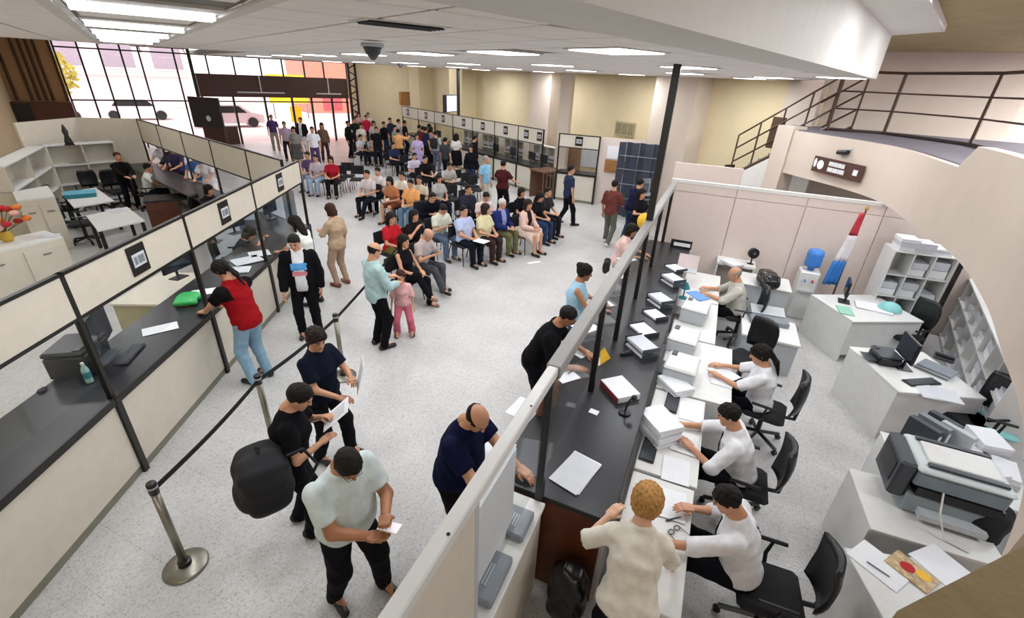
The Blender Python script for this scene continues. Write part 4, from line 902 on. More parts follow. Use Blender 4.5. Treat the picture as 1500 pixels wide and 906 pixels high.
# near, right counter customers
_,wn=person('bald man in a navy T-shirt leaning at the end of the right counter',(-.42,2.84),112,h=1.74,fat=.85,lean=13,head=(14,36),hl=(-.1,.58,1.06),hr=(.28,.52,1.06),tc='#0d1130',bc='#0f0f14',hair='bald',hc='black',hem=-.16,skin='a')
bag('brown leather handbag hung on the arm at the right counter',(*RF(3.45,-1.02)[:2],1.022),112,(.36,.16,.34),mat('brown_leather','#8a4f2d',.4),'handbag','bag',straps=False)
person('man in a black shirt leaning over the right counter',(.30,4.62),104,h=1.74,fat=.4,lean=26,head=(-12,20),hl=(-.1,.60,1.06),hr=(.25,.5,1.06),tc='#0c0b0e',bc='#15161d',top='half',hem=-.14,skin='b')
person('woman in a pale blue sleeveless top with a dark bun at the right counter',(.88,5.95),100,w=True,h=1.63,fat=.3,lean=6,head=(-10,10),hl=(-.12,.4,1.05),hr=(.14,.42,1.05),tc='#9cc0d6',top='none',bc='#3a4a63',hair='bun',hc='black',hem=-.12,skin='b')
person('woman in a pale pink shirt at the far end of the right counter',(1.98,8.28),110,w=True,h=1.6,lean=10,hl=(-.1,.45,1.05),hr=(.15,.42,1.05),tc='#dcbcb4',bc='#20222c',hair='bob',head=(0,15),hem=-.1)
bag('small black shoulder bag of the woman in pale pink',(1.70,7.95,.75),110,(.26,.12,.26),BLKF,'shoulder_bag','bag',straps=False)
person('man in a maroon shirt and grey trousers walking past the black pole',P(888,358)[:2],35,h=1.68,fat=.2,tc='#6b3b36',bc='#62645a',shoes='#d8d6d2',fl=(-.12,.16,.085),fr=(.12,-.2,.12),hr=(.14,.28,1.05),top='half',hem=-.12)
person('person in dark navy clothes and jeans bending near the stacked chairs',RF(12.6,-1.9)[:2],60,h=1.66,lean=18,tc='#1a1d3a',bc='#30415c',top='long',hem=-.1)
person('woman in black beside the person in jeans near the stacked chairs',RF(11.6,-1.55)[:2],150,w=True,h=1.6,tc='#131318',bc='#15151c',hair='long',hl=(-.1,.35,1.1),hr=(.15,.33,1.1))
hb=thing('yellow_balloon','round yellow balloon beside the right glass screen','balloon',(*P(943,324,1.45)[:2],1.3)); MB().ball((0,0,.15),(.13,.13,.16),16,12).build('body',YELL,hb,smooth=True); MB().lathe([(.012,-.02),(.02,-.01),(.008,.0)],8).build('knot',YELL,hb)
person('man in a dark blue T-shirt walking past the single booth',P(828,330)[:2],70,h=1.72,fat=.2,tc='#2c3550',bc='#15161d',fl=(-.11,-.2,.12),fr=(.11,.2,.085),hem=-.12,head=(25,0))
# staff at the right desks
W_='#e3e4e8'
for lb,seat,az,kk in [
 ('staff man in a white shirt and dark tie writing at the nearest right desk',RF(2.9,.86)[:2],-62,dict(lean=18,head=(-8,24),hl=(-.34,.62,.80),hr=(.12,.46,.80),h=1.72,fat=.3,tie=True)),
 ('staff man in a white shirt and dark tie reaching across his keyboard',RF(3.98,.86)[:2],-66,dict(lean=20,head=(4,14),hl=(-.18,.5,.80),hr=(.12,.62,.80),h=1.7,fat=.2,tie=True)),
 ('staff woman in a white shirt with black ponytail at the third right desk',RF(5.32,1.08)[:2],-62,dict(w=True,lean=10,head=(0,18),hl=(-.12,.5,.80),hr=(.15,.52,.80),h=1.64,hair='ponytail',fat=.3)),
 ('older staff man with grey hair and grey shirt at the far right desk',RF(7.95,.82)[:2],-72,dict(lean=12,head=(0,16),hl=(-.15,.5,.80),hr=(.15,.5,.80),h=1.68,hair='bald',hc='grey',tc='#bdbab2',fat=.35))]:
    d=dict(tc=W_,top='roll' if 'woman' not in lb else 'half',bc='#101118',skin='a',group='staff at the right desks'); d.update(kk); person(lb,seat,az,sit=True,**d)
oc=[('black office chair pushed back behind the man writing at the nearest desk',RF(2.86,1.08),-70),('black office chair of the staff man reaching across his keyboard',RF(3.98,.9),-66),('black office chair of the ponytailed staff woman',RF(5.32,1.16),-58),('dark office chair of the older grey staff man',RF(7.95,.90),-72)]
for lb,p,az in oc: office_chair(lb,(p[0],p[1],0),az,'staff chairs at the right desks')
office_chair('empty black office chair turned sideways between two right desks',(*RF(6.45,.95)[:2],0),-120)
person('staff woman with curly blond hair in a cream blouse leaning over the nearest desk',RF(2.02,.08)[:2],16,w=True,h=1.62,fat=.5,lean=30,head=(10,12),hl=(-.2,.42,1.12),hr=(.3,.42,.80),tc='#e2ddcf',bc='#131318',hair='curly',hc='blond',top='half',hem=-.1,skin='c')
# seated rows
R1=[('woman in black with crossed legs at the end of the front row',(592,352),118,dict(w=True,tc='#15131a',bc='#0f0f14',hair='long',lean=2,top='none',fr=(.05,.62,.30),fl=(-.1,.5,.085),shoes='#8a6a5c')),
('grey haired man in a grey shirt reading a pale blue folder in the front row',(623,338),116,dict(tc='#b6a6a2',bc='#4a4c52',hair='bald',hc='grey',lean=14,head=(0,30),fr=(.12,.62,.14),hl=(-.08,.38,.8),hr=(.12,.38,.8))),
('man in a light blue shirt with papers on his knees in the front row',(680,308),130,dict(tc='#b3bedd',bc='#171a24',lean=0,fat=.6)),
('woman in a pale yellow blouse turned to her neighbour in the front row',(711,307),128,dict(w=True,tc='#d6cfa4',bc='#3a2c28',hair='bob',hc='brown',fat=.6,head=(-50,0))),
('white haired man in a royal blue jacket in the front row',(736,297),128,dict(tc='#8f9ac4',jacket='#232c66',bc='#6a6a48',hair='short',hc='white',fat=.3)),
('woman in a cream cardigan and dark top with long brown hair in the front row',(774,298),128,dict(w=True,tc='#2a1c1c',jacket='#d9b9ad',bc='#d8c3b4',bot='skirt',hair='long',hc='brown')),
('woman in dark clothes and jeans at the far end of the front row',(790,286),128,dict(w=True,tc='#141516',bc='#2c3d5c',hair='long',head=(0,20)))]
for lb,hp,az,k in R1: sitter(lb,hp,az,**k)
ss=[('woman in a red shirt in the second row',(573,318),125,dict(w=True,tc='#b3202a',bc='#6d6a3c',hair='long')),
('dark haired woman in black resting her chin in the second row',(607,316),125,dict(w=True,tc='#1a1416',bc='#17171c',hair='long',hr=(.1,.25,.95))),
('man in a white T-shirt looking down at his phone in the second row',(647,302),135,dict(tc='#d7d8c8',bc='#5f6f86',head=(0,28),lean=12,hl=(-.05,.36,.8),hr=(.08,.36,.8))),
('man in a pale pink shirt seen from the side in the second row',(711,285),150,dict(tc='#d8c2bf',bc='#20222a',lean=10,head=(0,20))),
('person with black hair hunched behind the woman in the cream cardigan',(764,286),128,dict(w=True,tc='#16161b',bc='#15161c',hair='bob')),
('person with short black hair behind the woman in dark clothes and jeans',(803,280),128,dict(tc='#2b2b30',bc='#20222a')),
('man in an orange T-shirt and jeans in the third row',(601,268),200,dict(tc='#e0a061',bc='#5f7f9c',fat=.4,fl=(-.12,.5,.085))),
('person beside the man in orange with a tan face and pale shirt',(614,271),190,dict(tc='#c9b8a2',bc='#4b5a72')),
('woman in an orange brown top with bare legs in the third row',(571,263),205,dict(w=True,tc='#b5744e',bc='#7a4638',bot='shorts',hair='bob',lean=16)),
('person in a cream shirt between the orange tops in the third row',(588,263),200,dict(tc='#ddd2c4',bc='#8a93a0')),
('person in black leaning far forward behind the man in orange',(632,281),140,dict(tc='#11131c',bc='#12141d',top='long',lean=34)),
('man in a pale grey shirt with dark trousers stretched out in the fourth row',(537,254),200,dict(tc='#c9bdbd',bc='#191b24',fl=(-.12,.62,.085))),
('man in a pale grey shirt beside the stretched out man in the fourth row',(553,255),200,dict(tc='#cfc4c2',bc='#121217')),
('woman in a red top with a black bag in the left cluster of seats',(484,233),170,dict(w=True,tc='#a01c2c',bc='#17171c',hair='bob')),
('person in a pale top and light jeans in the left cluster of seats',(462,232),185,dict(tc='#b7a9b4',bc='#9fb0c4')),
('person in purple and jeans at the left end of the cluster of seats',(450,228),190,dict(tc='#5a4668',bc='#8fa3bd')),
('man in a grey shirt bent forward on the far row of seats',(658,240),150,dict(tc='#bdb8b4',bc='#1c2230',lean=24)),
('man in a white shirt slouched on the far row of seats',(528,200),120,dict(tc='#c8c5c6',bc='#20242e',lean=10)),
('person in a pale lilac shirt on the far row of seats',(607,227),140,dict(tc='#cfc6d6',bc='#1b1d26',lean=14))]
for lb,hp,az,k in ss: sitter(lb,hp,az,**k)
# standing in the far hall
G='people standing in the hall'
fs=[('woman in a brown coat with dark hair standing near the doors',(471,184),150,dict(w=True,tc='#6d5646',bc='#3c3230',hair='long',top='long')),
('man in a white shirt and dark vest standing near the doors',(440,176),190,dict(tc='#d8d4d6',jacket='#18181c',bc='#c9c6c9')),
('person in a bright white shirt next to the brown coat',(457,190),160,dict(tc='#eceaf2',bc='#55406a')),
('person in a purple shirt standing in the doorway light',(397,172),150,dict(tc='#4a3768',bc='#8d8a80')),
('person in a pale lilac shirt with a black bag in the doorway',(416,182),160,dict(tc='#b7a5bb',bc='#2a2730')),
('person in a grey dress behind the left cluster of seats',(430,190),170,dict(w=True,tc='#8d8a86',bc='#54514f',bot='skirt',hair='bob')),
('tall man in black standing apart in the bright floor area',(509,181),100,dict(tc='#17181b',bc='#141519',top='long')),
('man in a dark green shirt near the corner wall',(519,176),140,dict(tc='#1d2620',bc='#15171b')),
('person in a bright red shirt near the corner wall',(536,172),130,dict(tc='#c02040',bc='#1b1d28')),
('woman in a light grey top behind the red shirt',(547,181),150,dict(w=True,tc='#b9b3b3',bc='#3a3f4c',hair='bob')),
('man in a pale shirt at the back near the partition',(558,168),150,dict(tc='#c9bfb8',bc='#3a3a40')),
('man in a dark shirt at the back against the partition',(579,164),150,dict(tc='#2a2a33',bc='#20222a')),
('person in black with a white bag in the far crowd',(562,182),120,dict(tc='#131418',bc='#24314a')),
('person in a grey green shirt with a black backpack in the far crowd',(578,187),100,dict(tc='#8c9385',bc='#2b3a5a')),
('man in an orange shirt seen from behind with raised arms',(583,193),10,dict(tc='#d9a06c',bc='#15171f',hl=(-.1,.45,1.35),hr=(.3,.45,1.35),top='half')),
('person in black at the first far booths',(600,180),60,dict(tc='#17171b',bc='#1a1b22')),
('person in a dark grey top at the far booths',(614,187),60,dict(tc='#3a3a40',bc='#23252e')),
('woman in a pale purple dress with brown hair in the far crowd',(611,200),170,dict(w=True,tc='#b9a9d0',bc='#a99ac6',bot='skirt',hair='long',hc='brown')),
('man in a grey T-shirt with a black backpack seen from behind',(638,196),20,dict(tc='#a9a8a6',bc='#5a6376')),
('woman in a white top with long black hair seen from behind',(668,200),15,dict(w=True,tc='#d9d4d0',bc='#14141a',hair='long',bot='skirt')),
('tall man in black at the far booths',(680,187),40,dict(tc='#121318',bc='#14151a',h=1.78)),
('person in a black jacket beside the tall man at the far booths',(698,203),60,dict(tc='#16161a',bc='#1a1a20',top='long')),
('woman in black and jeans with long hair facing the seats',(690,217),190,dict(w=True,tc='#14141a',bc='#2a3550',hair='long',top='long')),
('man in a light blue shirt and pale trousers with his back to the booths',(711,234),120,dict(tc='#8cbfdd',bc='#c9c6bd',hair='short',hc='grey',fat=.3)),
('woman in maroon and black leaning on the far booth counter',(737,241),25,dict(w=True,tc='#4a1f22',bc='#15131a',fat=.5,hl=(-.3,.35,1.05),hr=(.35,.3,1.05)))]
for lb,hp,az,k in fs: k.setdefault('group',G); stander(lb,hp,az,**k)
x,y=AT(638,196,1.58); a=math.radians(20); bag('black backpack on the man in the grey T-shirt',(x+.04-.26*math.sin(a),y-.26*math.cos(a)+.02,.98),20,(.34,.22,.46),BLKF)
xs=[('man in a charcoal shirt queueing between the far booths and the seats',(652,206),30,dict(tc='#3b3d44',bc='#1c1e26')),
('woman in a rose top queueing at the far booths',(660,188),40,dict(w=True,tc='#b98a86',bc='#2a2a33',hair='bob')),
('man in a dark red shirt queueing at the far booths',(628,186),50,dict(tc='#6b2228',bc='#24262f')),
('person in a pale grey hooded top in the far crowd',(590,178),70,dict(tc='#b3b0b0',bc='#3a3f4a',top='long')),
('person in dark denim clothes in the far crowd',(571,176),110,dict(tc='#2c3650',bc='#26304a')),
('woman in a cream top near the corner wall',(528,184),140,dict(w=True,tc='#d9d0c2',bc='#3a3436',hair='long')),
('man in a black cap and shirt in the far crowd',(551,190),160,dict(tc='#15161b',bc='#1b1d25')),
('person in a dusty pink top near the corner wall',(525,168),150,dict(w=True,tc='#b98d88',bc='#2a2a30',hair='bob')),
('man in a navy polo beside the woman in the rose top',(671,186),50,dict(tc='#222a48',bc='#17181e'))]
for lb,hp,az,k in xs: k.setdefault('group',G); stander(lb,hp,az,**k)
xs=[('man in a grey shirt seated under the standing crowd',(545,204),130,dict(tc='#a9a6a8',bc='#20242e')),('person in black seated in the far row of seats',(623,232),130,dict(tc='#14151a',bc='#17181e')),('person in a dark blue shirt seated beside the slouched man',(576,212),130,dict(tc='#232c48',bc='#1c1e26')),('woman in a grey top seated behind the man in orange',(643,262),140,dict(w=True,tc='#a8a8a6',bc='#202430',hair='bob')),('man in a dark jacket seated in the third row',(686,276),140,dict(tc='#2a2c3a',bc='#191b22',top='long'))]
for lb,hp,az,k in xs: sitter(lb,hp,az,**k)
# left booth: staff and customers beyond the rear counter
G2='people at the rear left counter'
x,y=AT(172,231,1.45); person('man in black standing by the shelves in the left booth',(x,y),120,h=1.56,tc='#12110f',bc='#121218',top='long',group=G2,hc='red',hl=(-.1,.4,1.0),hr=(.1,.4,1.0)); office_chair('dark office chair behind the man in black in the left booth',(x-.5,y+.2,0),120)
x,y=AT(205,243,1.24); person('man in a white shirt seated from behind in the left booth',(x,y),60,sit=True,tc='#dcdcd6',bc='#121218',group=G2,lean=14,hl=(-.15,.5,.85),hr=(.15,.5,.85)); office_chair('black office chair of the man in white in the left booth',(x,y,0),60)
x,y=AT(294,276,1.2); person('person with black hair seated low behind the left counter',(x,y),90,sit=True,tc='#1d1a20',bc='#121218',group=G2,hair='bob',lean=16); office_chair('dark office chair of the person seated low behind the left counter',(x,y,0),90)
for lb,hp,az,k in [('person in a purple top leaning in at the rear left counter',(222,224),200,dict(tc='#3a2f5a',bc='#2a2a36')),('person in a white top at the rear left counter',(236,214),200,dict(tc='#d8d2dc',bc='#2c2c38',w=True,hair='bob')),
 ('person in a dark jacket at the rear left counter',(255,218),200,dict(tc='#1b1a24',bc='#23232c',top='long')),('person in a blue shirt at the rear left counter',(286,232),190,dict(tc='#3f6fb0',bc='#c9c2bf',hc='grey')),('person in pale clothes beside the blue shirt at the rear left counter',(303,236),190,dict(tc='#d9d2d6',bc='#dcd6d8',w=True,hair='bob'))]:
    x,y=AT(*hp,1.5); y+=.0; k['group']=G2; x-=.25; y+=.3; dd=.42-((x-q0[0])*.62+(y-q0[1])*.78); x+=.62*max(dd,0); y+=.78*max(dd,0); person(lb,(x,y),az-20,lean=14,hl=(-.15,.48,1.02),hr=(.18,.46,1.02),h=1.64,**k)
# empty chairs
for px,py in [(548,226),(560,229),(573,234),(586,239),(598,244),(611,249),(624,255),(637,261),(690,272),(676,268),(700,277)]:
    chair_at(apart(*AT(px,py,.45),.52),130,'empty black waiting chair in the far row of seats','empty chairs of the far row')
for px,py in [(497,262),(510,264),(523,262)]: chair_at(apart(*AT(px,py,.45),.52),170,'empty black waiting chair in the left cluster of seats','empty chairs of the left cluster')
for px,py in [(668,292),(652,288),(689,300)]: chair_at(apart(*AT(px,py,.45),.52),128,'empty dark waiting chair between the second and third rows','empty chairs between the rows')
heldpaper('pale blue folder held by the grey haired man in the front row',(*AT(637,372,.8),.86),116,35,w=.24,h=.32,m=mat('pale_blue_card','#8fc3dc',.6),name='folder')
papers('paper','white papers on the knees of the man in the light blue shirt',(*AT(705,354,.66),.665),120,.24,.3,.01)
papers('paper','loose white sheet lying on the open floor beside the front row',(*P(782,385)[:2],.002),60,.12,.34,.004)
# ----------------------------------------------------------------- left counter and booth things
LZ=.965
monitor('large black monitor with its back to the hall on the near left counter',(*AT(158,515,1.0),LZ),62,.62,.42); 
printer('black printer on the near left counter beside the monitor',(*AT(118,528,1.05)[:2],LZ),75,.44,.36,.3,BLKP,BLKP)
keyboard('black keyboard in front of the large monitor on the left counter',(*AT(190,520,LZ),LZ),75)
bottle('water bottle with a teal label on the near left counter',(*AT(132,560,LZ),LZ))
ms=thing('computer_mouse','black computer mouse on the shiny end of the left counter','mouse',(*AT(62,573,LZ),LZ)); MB().ball((0,0,.012),(.03,.05,.02)).build('body',BLKP,ms,smooth=True); MB().tube([(0,.05,.01),(.05,.2,.005),(.2,.3,.005)],.003,5).build('cable',BLKP,ms)
papers('paper','single white sheet on the black left counter',(*AT(235,482,LZ),LZ),50,.21,.36,.003)
gb=bag('green plastic folder bag on the left counter in front of the person in red',(*AT(276,442,LZ),LZ),70,(.36,.28,.09),mat('green_plastic','#2fae5c',.35),'plastic_bag','bag',straps=False)
papers('paper','white sheet beside the green bag on the left counter',(*AT(298,428,LZ),LZ),60,.21,.3,.003)
bottle('small red drink bottle beside the green bag on the left counter',(*AT(293,418,LZ),LZ),.16,.035,mat('red_bottle','#b0505c',.3),BLUE)
monitor('black monitor behind the counter next to the red shirted person',(*AT(262,400,1.05),LZ),100,.5,.32)
for k,(px,py,w,d) in enumerate([(362,382,.34,.42),(380,372,.3,.3),(350,396,.26,.3)]): papers('paper_pile',['wide pile of white sheets on the far left counter','white sheets beside the pile on the far left counter','white sheet at the near edge of the far left counter'][k],(*AT(px,py,LZ),LZ),40+15*k,w,d,.012,2)
for k,(px,py) in enumerate([(318,352),(346,340),(398,318)]): monitor(['black monitor of the bent staff member behind the left counter','black monitor beside the staff papers behind the left counter','black monitor at the far bay of the left counter'][k],(*AT(px,py,1.0),LZ),[80,110,95][k],.45,.28)
for k,(px,py) in enumerate([(320,318),(352,312),(390,300),(408,292)]):
    pn=thing('desk_divider',['pale desk divider panel behind the bent staff member','pale desk divider panel beside the left counter monitors','pale blue desk divider panel at the far bay','grey desk divider panel at the end of the left counter'][k],'divider',(*AT(px,py,1.1),0),math.radians(15)); B(-.35,.35,-.02,.02,.1,1.3,.006).build('panel',mat('pale_blue_panel','#c3ccd8',.6) if k!=3 else GREY,pn); 
    for s in(-.3,.3): B(s-.02,s+.02,-.1,.1,0,.1).build('foot',GREY,pn)
# a low inner work shelf behind the near part of the counter
ls=thing('work_table','cream work table with a grey box behind the near left counter','table',(*AT(235,420,.75),0),math.radians(5)); B(-.35,.35,-.6,.6,.7,.74,.006).build('top',CREAM,ls); B(-.33,.33,-.58,.58,0,.7).build('body',mat('khaki_panel','#a9a37e',.6),ls)
# left booth furniture
def table4(label,quad,z=.75):
    t=thing('table',label,'table',(quad[0][0],quad[0][1],0)); o=quad[0]; loc=[(q[0]-o[0],q[1]-o[1]) for q in quad]
    MB().prism(loc,z-.03,z).build('top',WHITEL,t); cx=sum(q[0] for q in loc)/4; cy=sum(q[1] for q in loc)/4
    for q in loc: x,y=q[0]+(cx-q[0])*.1,q[1]+(cy-q[1])*.1; B(x-.025,x+.025,y-.025,y+.025,0,z-.03).build('leg',BLACK,t)
    return t
table4('white table carrying a teal box in the left booth',[AT(*q,.75) for q in[(90,283),(140,275),(167,294),(108,304)]])
table4('white table with loose sheets nearest the left counter in the left booth',[AT(*q,.75) for q in[(126,316),(186,303),(212,323),(143,338)]])
tb=thing('storage_box','teal blue flat box on the white table in the left booth','box',(*AT(118,286,.78),.75),math.radians(40)); B(-.3,.3,-.22,.22,0,.09,.01).build('body',TEAL,tb); B(-.31,.31,-.23,.23,.09,.11,.006).build('lid',mat('teal_lid','#5fa8c0',.5),tb)
papers('paper','loose white sheets on the near white table in the left booth',(*AT(172,309,.75),.75),120,.3,.5,.006,2)
for k,q in enumerate([(98,303),(118,325),(134,280)]):
    office_chair(['black office chair beside the table with the teal box','black office chair beside the near white table','black office chair in front of the low shelves'][k],(*AT(*q,.5),0),[60,50,140][k])
def lowcab(label,pts,h,nd):
    o=pts[0]; t=thing('low_cabinet',label,'cabinet',(o[0],o[1],0)); loc=[(q[0]-o[0],q[1]-o[1]) for q in pts]; MB().prism(loc,0,h-.03).build('body',CREAM,t); MB().prism(loc,h-.03,h).build('top',WHITEL,t)
    a,b=Vector((*loc[0],0)),Vector((*loc[1],0)); d=(b-a).normalized(); n=Vector((d.y,-d.x,0)); L=(b-a).length
    for k in range(nd):
        p=a+d*(L*(k+.5)/nd)+n*.012; w=L/nd*.46
        dr=MB().obox((p.x,p.y,h*.47),(w*2,.02,h*.8),(0,0,math.atan2(d.y,d.x))).build('door',CREAM,t); q=p+n*.02; MB().obox((q.x,q.y,h*.75),(.12,.02,.02),(0,0,math.atan2(d.y,d.x))).build('handle',GREYM,dr)
    return t
c0,c1=AT(0,368,.9),AT(92,347,.9); dv=Vector((c1[0]-c0[0],c1[1]-c0[1])); c00=(c1[0]-dv.x*2.2,c1[1]-dv.y*2.2); bk=(-.62,.3)
lowcab('long cream cabinet with two handled doors in the left booth',[c00,c1,(c1[0]+bk[0],c1[1]+bk[1]),(c00[0]+bk[0],c00[1]+bk[1])],.9,3)
d0,d1=AT(24,294,1.15),AT(80,288,1.15); e0,e1=AT(18,281,1.15),AT(70,272,1.15)
lowcab('white topped cabinet standing before the booth shelves',[d0,d1,e1,e0],1.15,2)
fw=thing('flower_vase','red and orange artificial flowers in a low vase on the cream cabinet','flowers',(*AT(12,352,.92),.9))
MB().lathe([(.06,0),(.1,.06),(.07,.16),(.08,.18)],14).build('vase',mat('yellow_vase','#c9a53a',.4),fw,smooth=True)
rr=random.Random(5)
for k in range(16):
    x,y,z=rr.uniform(-.25,.3),rr.uniform(-.2,.25),rr.uniform(.28,.62); st=MB().tube([(0,0,.15),(x*.5,y*.5,z*.7),(x,y,z)],.006,5).build('stem',mat('stem_green','#5a5a30',.7),fw); MB().ball((x,y,z),(.07,.07,.05),8,6).build('blossom',[RED,mat('orange_petal','#d8762a',.7),mat('pink_petal','#dfa79a',.7)][k%3],st)
papers('paper','small papers on the end of the long cream cabinet',(*AT(72,346,.9),.9),60,.2,.3,.01,2)
# shelves of the booth
s0,s1,s2=AT(66,214,1.85),AT(166,207,1.85),AT(6,246,1.85)
def shelf_run(label,a,b,h,nx,nz,d=.4):
    L=math.hypot(b[0]-a[0],b[1]-a[1]); rz=math.atan2(b[1]-a[1],b[0]-a[0]); t=thing('shelf_unit',label,'shelf',(a[0],a[1],0),rz)
    B(0,L,d-.02,d,0,h).build('back',CREAM,t); B(0,L,0,d,h-.03,h).build('top',WHITEL,t)
    for i in range(nx+1): x=.012+(L-.024)*i/nx; B(x-.012,x+.012,0,d-.02,0,h-.03).build('divider',CREAM,t)
    for j in range(nz): z=.05+(h-.08)*j/nz; B(0,L,.0,d-.02,z-.012,z+.012).build('shelf_board',WHITEL,t)
    return t
s0=(s0[0]*1.09,s0[1]*1.09); s1=(s1[0]*1.08,s1[1]*1.08); s2=(s2[0]*1.1,s2[1]*1.1)
shelf_run('cream shelf unit along the back of the left booth',s0,s1,1.67,2,3); shelf_run('cream shelf unit against the left wall of the booth',s2,s0,1.67,2,3)
vs=thing('figurine','dark slender figurine on top of the booth shelves','ornament',(*[q*1.055 for q in AT(101,209,1.85)],1.67)); MB().lathe([(.09,0),(.1,.08),(.05,.25),(.07,.36),(.03,.5),(.0,.56)],12).build('body',BLKP,vs,smooth=True); MB().lathe([(.12,0),(.12,.02)],12).build('plinth',DKBR,vs)
dc=thing('desk','brown wooden desk with black top beside the man in white in the left booth','desk',(*AT(252,288,.75),0),math.radians(35)); B(-.6,.6,-.35,.35,.7,.75).build('top',BLKP,dc); B(-.58,.1,-.33,.33,0,.7).build('body',WOOD,dc); B(.5,.58,-.33,.33,0,.7).build('side_panel',WOOD,dc)
pk=[('television','dark display screen on a maroon stand near the entrance',None)]
tvp=P(318,232)[:2]; tvx=(tvp[0],tvp[1]); ts=thing('display_stand','dark display screen on a maroon stand near the entrance','display',(*tvx,0),math.radians(-10)); B(-.75,.75,-.05,.05,1.3,2.55,.01).build('casing',mat('slate_display','#3a3440',.4),ts); B(-.7,.7,-.056,-.05,1.36,2.5).build('screen',mat('dim_screen','#2a2632',.3),ts); MB().ball((.1,-.06,1.7),(.12,.006,.12)).build('logo',PAPER,ts); B(-.3,.75,-.08,.08,0,1.3).build('stand',DKBR,ts)
# ----------------------------------------------------------------- things of the far booths
for k,a in enumerate((13.5,14.2,15.4,16.6,18.2,19.8,21.5)): monitor('black monitor on the far booth counter under the number plates',AB(a,CB+.4,.955),-AZA*0+math.degrees(AZA)+95,.45,.3)['group']='monitors of the far booths'
for k,(a,w,h) in enumerate([(14.0,1.3,1.6),(15.9,1.3,1.6),(17.6,1.3,1.6),(19.2,1.3,1.6)]):
    t=shelf_run('pale shelf unit with grey files behind the far booths',AB(a+w/2,CB+.8)[:2],AB(a-w/2,CB+.8)[:2],h,3,3,.3); t['group']='shelves behind the far booths'
    for i in range(3):
        for j in(1,2): papers('file_stack','grey file stack on the shelves behind the far booths',AB(a-w/2+w*(i+.5)/3,CB+.96,.05+.5*j+.02),math.degrees(AZA)+90,.3,.22,.22,2,GREY,'files behind the far booths')
bn=thing('wooden_bench','brown slatted wooden stand beside the far booths','stand',(*P(797,289)[:2],0),-AZA); 
B(-.45,.45,-.4,.4,.95,1.0).build('top',mat('mid_brown','#6b4a38',.5),bn)
for i in range(6): B(-.43,.43,-.38+i*.15,-.36+i*.15+.02,0,.95).build('slat',MATS['mid_brown'],bn) if False else MB().box(-.44+i*.165,-.41+i*.165,-.38,-.35,0,.95).build('slat',MATS['mid_brown'],bn)
B(-.43,.43,.33,.36,0,.95).build('back',MATS['mid_brown'],bn)
nt=thing('notice_sheet','white notice sheet pinned above a brown panel on the pale wall','notice',RF(16.14,-3.2,1.75),-RZ); B(-.3,.3,-.02,0,-.15,.25).build('sheet',PAPER,nt)
nt2=thing('cork_panel','brown cork panel under the white notice on the pale wall','panel',RF(16.14,-3.2,1.35),-RZ); B(-.33,.33,-.025,0,-.2,.2).build('board',mat('cork','#9c6a3c',.8,var=.2),nt2)
wv=AB(12.2,WB-.02,2.6); vg=thing('wall_vent','square tan grille on the yellow wall','vent',AB(11.15,WB-.01,2.45),-AZA-math.pi/2); B(-.42,.42,-.06,0,-.2,.25).build('frame',mat('tan_frame','#b8a988',.7),vg)
for i in range(3): B(-.38+i*.27,-.15+i*.27,-.07,-.06,-.15,.2).build('opening',mat('dim_tan','#8f8568',.8),vg)
wb2=thing('wall_box','small orange brown wooden box on the corner wall','box',AB(26.7,12.9,2.6),-AZA); B(-.6,.6,-.2,.1,-.4,.3).build('body',mat('orange_brown','#a5753c',.6,var=.2),wb2); B(-.55,.55,-.22,-.2,-.35,.25).build('door',mat('orange_brown2','#b5854c',.6),wb2)
# folded dark screen and stacked chairs beside the black pole
fs_=thing('folding_screen','dark slate blue ribbed folding screen standing by the black pole','screen',RF(15.05,-2.8),-RZ)
for k in range(6):
    MB().obox((.0+k*.2,.10*(k%2),1.14),(.22,.03,2.28),(0,0,.5*(-1)**k)).build('leaf',mat('slate_blue','#3b4252',.45,var=.15),fs_)
for z in(.6,1.05,1.5,1.9): MB().tube([(-.05,-.1,z),(1.1,-.1,z)],.012,6).build('cross_bar',GREY,fs_)
SC=[None]
for k in range(5):
    z=.13*k; p=RF(14.3,-1.75)
    t=thing('stacking_chair','grey metal chair in the stack by the dark folding screen','chair',(p[0],p[1],z),math.radians(200),'stacked grey chairs')
    B(-.21,.21,-.2,.2,.43,.46,.01).build('seat',GREY,t); B(-.2,.2,-.25,-.22,.6,.85,.008).build('backrest',GREY,t)
    for sx in(-1,1):
        MB().tube([(sx*.2,.18,.43),(sx*.23,.22,.0)],.011,6).build('leg',ALU,t); MB().tube([(sx*.2,-.23,.85),(sx*.2,-.2,.43),(sx*.23,-.25,.0)],.011,6).build('leg',ALU,t)
# ----------------------------------------------------------------- right office
HZ=-RZ+math.pi/2
for k,(u0,u1,v1) in enumerate([(2.12,3.32,.43),(3.36,4.7,.45),(4.74,6.1,.72),(6.14,7.5,.5),(7.54,8.9,.5)]):
    desk(['white staff desk where the blond woman and the writing man meet','white staff desk of the man reaching across his keyboard','white staff desk of the ponytailed woman','white staff desk piled with machines before the empty chair','white staff desk of the older grey haired man'][k],RF((u0+u1)/2,(v1-.1)/2,0),HZ,u1-u0,v1+.1,modesty=False)
DZ=.752; CZ=1.022
